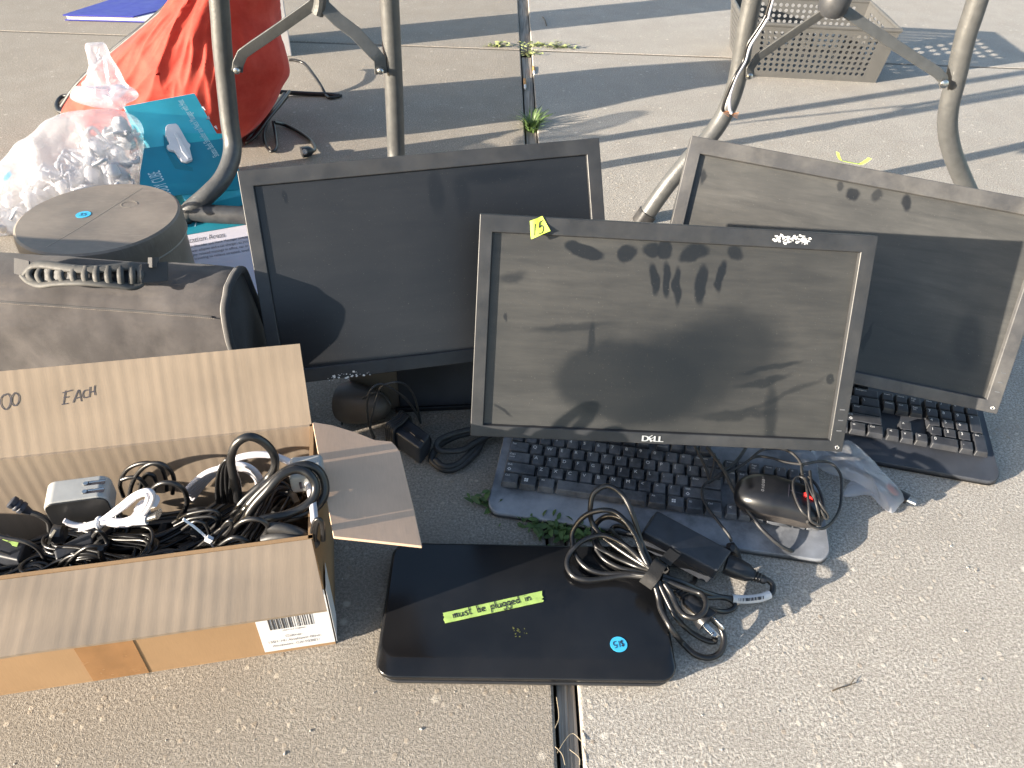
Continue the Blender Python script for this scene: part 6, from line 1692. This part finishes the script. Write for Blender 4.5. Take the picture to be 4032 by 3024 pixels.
# ------------------------------------------------------------------ perforated grey basket
bl_, br_ = gp(2921, 298, 0), gp(3447, 326, 0)
ex = (br_ - bl_); Wb = ex.length; ex.normalize(); ey = V((-ex.y, ex.x, 0)); Hk = .150; Dk = .30; flr = .022
FK = frame_of(bl_, ex, ey, nz); bk = thing('storage_basket', 'grey perforated plastic basket standing behind the right table leg', 'basket', None, frame=FK); print('basket', Wb)
def perf(name, P00, P10, P11, P01, nu, nv, mu, mv, rr, th, slots=None):
    """plate with holes: margins mu, mv (fractions), nu x nv cells, octagonal holes"""
    P = [V(p) for p in (P00, P10, P11, P01)]
    f = lambda u, v: P[0].lerp(P[1], u).lerp(P[3].lerp(P[2], u), v)
    n = (P[1] - P[0]).cross(P[3] - P[0]).normalized()
    W_ = (P[1] - P[0]).length; H_ = (P[3] - P[0]).length
    vs_ = []; fs_ = []
    def vid(u, v):
        vs_.append(f(u, v)); return len(vs_) - 1
    us = [mu + (1 - 2 * mu) * i / nu for i in range(nu + 1)]; vv = [mv + (1 - 2 * mv) * j / nv for j in range(nv + 1)]
    ru = rr / W_; rv = rr / H_
    # solid border
    def quad(u0, u1, v0, v1):
        a = [vid(u0, v0), vid(u1, v0), vid(u1, v1), vid(u0, v1)]; fs_.append(tuple(a))
    quad(0, 1, 0, mv); quad(0, 1, 1 - mv, 1); quad(0, mu, mv, 1 - mv); quad(1 - mu, 1, mv, 1 - mv)
    holes = []
    for i in range(nu):
        for j in range(nv):
            u0, u1, v0, v1 = us[i], us[i + 1], vv[j], vv[j + 1]; cu, cv = (u0 + u1) / 2, (v0 + v1) / 2
            ou = [(u1, cv), (u1, v1), (cu, v1), (u0, v1), (u0, cv), (u0, v0), (cu, v0), (u1, v0)]
            hu = [(cu + (slots or 1) * ru * math.cos(k * PI / 4), cv + rv * math.sin(k * PI / 4)) for k in range(8)]
            a = [vid(*p) for p in ou]; b = [vid(*p) for p in hu]
            for k in range(8):
                fs_.append((a[k], a[(k + 1) % 8], b[(k + 1) % 8], b[k]))
            holes.append(b)
    K = len(vs_); vs2 = vs_ + [p - n * th for p in vs_]; fs2 = list(fs_) + [tuple(K + i for i in q[::-1]) for q in fs_]
    for b in holes:
        fs2 += [(b[k], b[(k + 1) % 8], K + b[(k + 1) % 8], K + b[k]) for k in range(8)]
    m = MB(); m.add(vs2, fs2)
    return obj(name, m, MT['basket'], bk, recalc=False, ang=30)
K_ = lambda x, y, z: FK @ V((x, y, z))
ft = flr
perf('front_wall', K_(0, 0, 0), K_(Wb, 0, 0), K_(Wb + ft, -ft * .4, Hk), K_(-ft, -ft * .4, Hk), 19, 8, .10, .10, .0052, .0025)
perf('back_wall', K_(Wb, Dk, 0), K_(0, Dk, 0), K_(-ft, Dk + ft, Hk), K_(Wb + ft, Dk + ft, Hk), 19, 8, .08, .08, .0055, .0025)
perf('side_wall', K_(0, Dk, 0), K_(0, 0, 0), K_(-ft, -ft * .4, Hk), K_(-ft, Dk + ft, Hk), 13, 8, .10, .10, .0055, .0025)
perf('side_wall', K_(Wb, 0, 0), K_(Wb, Dk, 0), K_(Wb + ft, Dk + ft, Hk), K_(Wb + ft, -ft * .4, Hk), 6, 9, .12, .12, .0040, .0025, slots=3.6)
perf('floor', K_(0, 0, .004), K_(Wb, 0, .004), K_(Wb, Dk, .004), K_(0, Dk, .004), 16, 11, .06, .06, .006, .0025)
m = MB(); m.tube([K_(-ft, -ft * .4, Hk), K_(Wb * .5, -ft * .4, Hk), K_(Wb + ft, -ft * .4, Hk), K_(Wb + ft, Dk * .5, Hk), K_(Wb + ft, Dk + ft, Hk), K_(Wb * .5, Dk + ft, Hk), K_(-ft, Dk + ft, Hk), K_(-ft, Dk * .5, Hk)], .0062, 8, 1, closed=True, smooth=False); obj('rim', m, MT['basket'], bk)
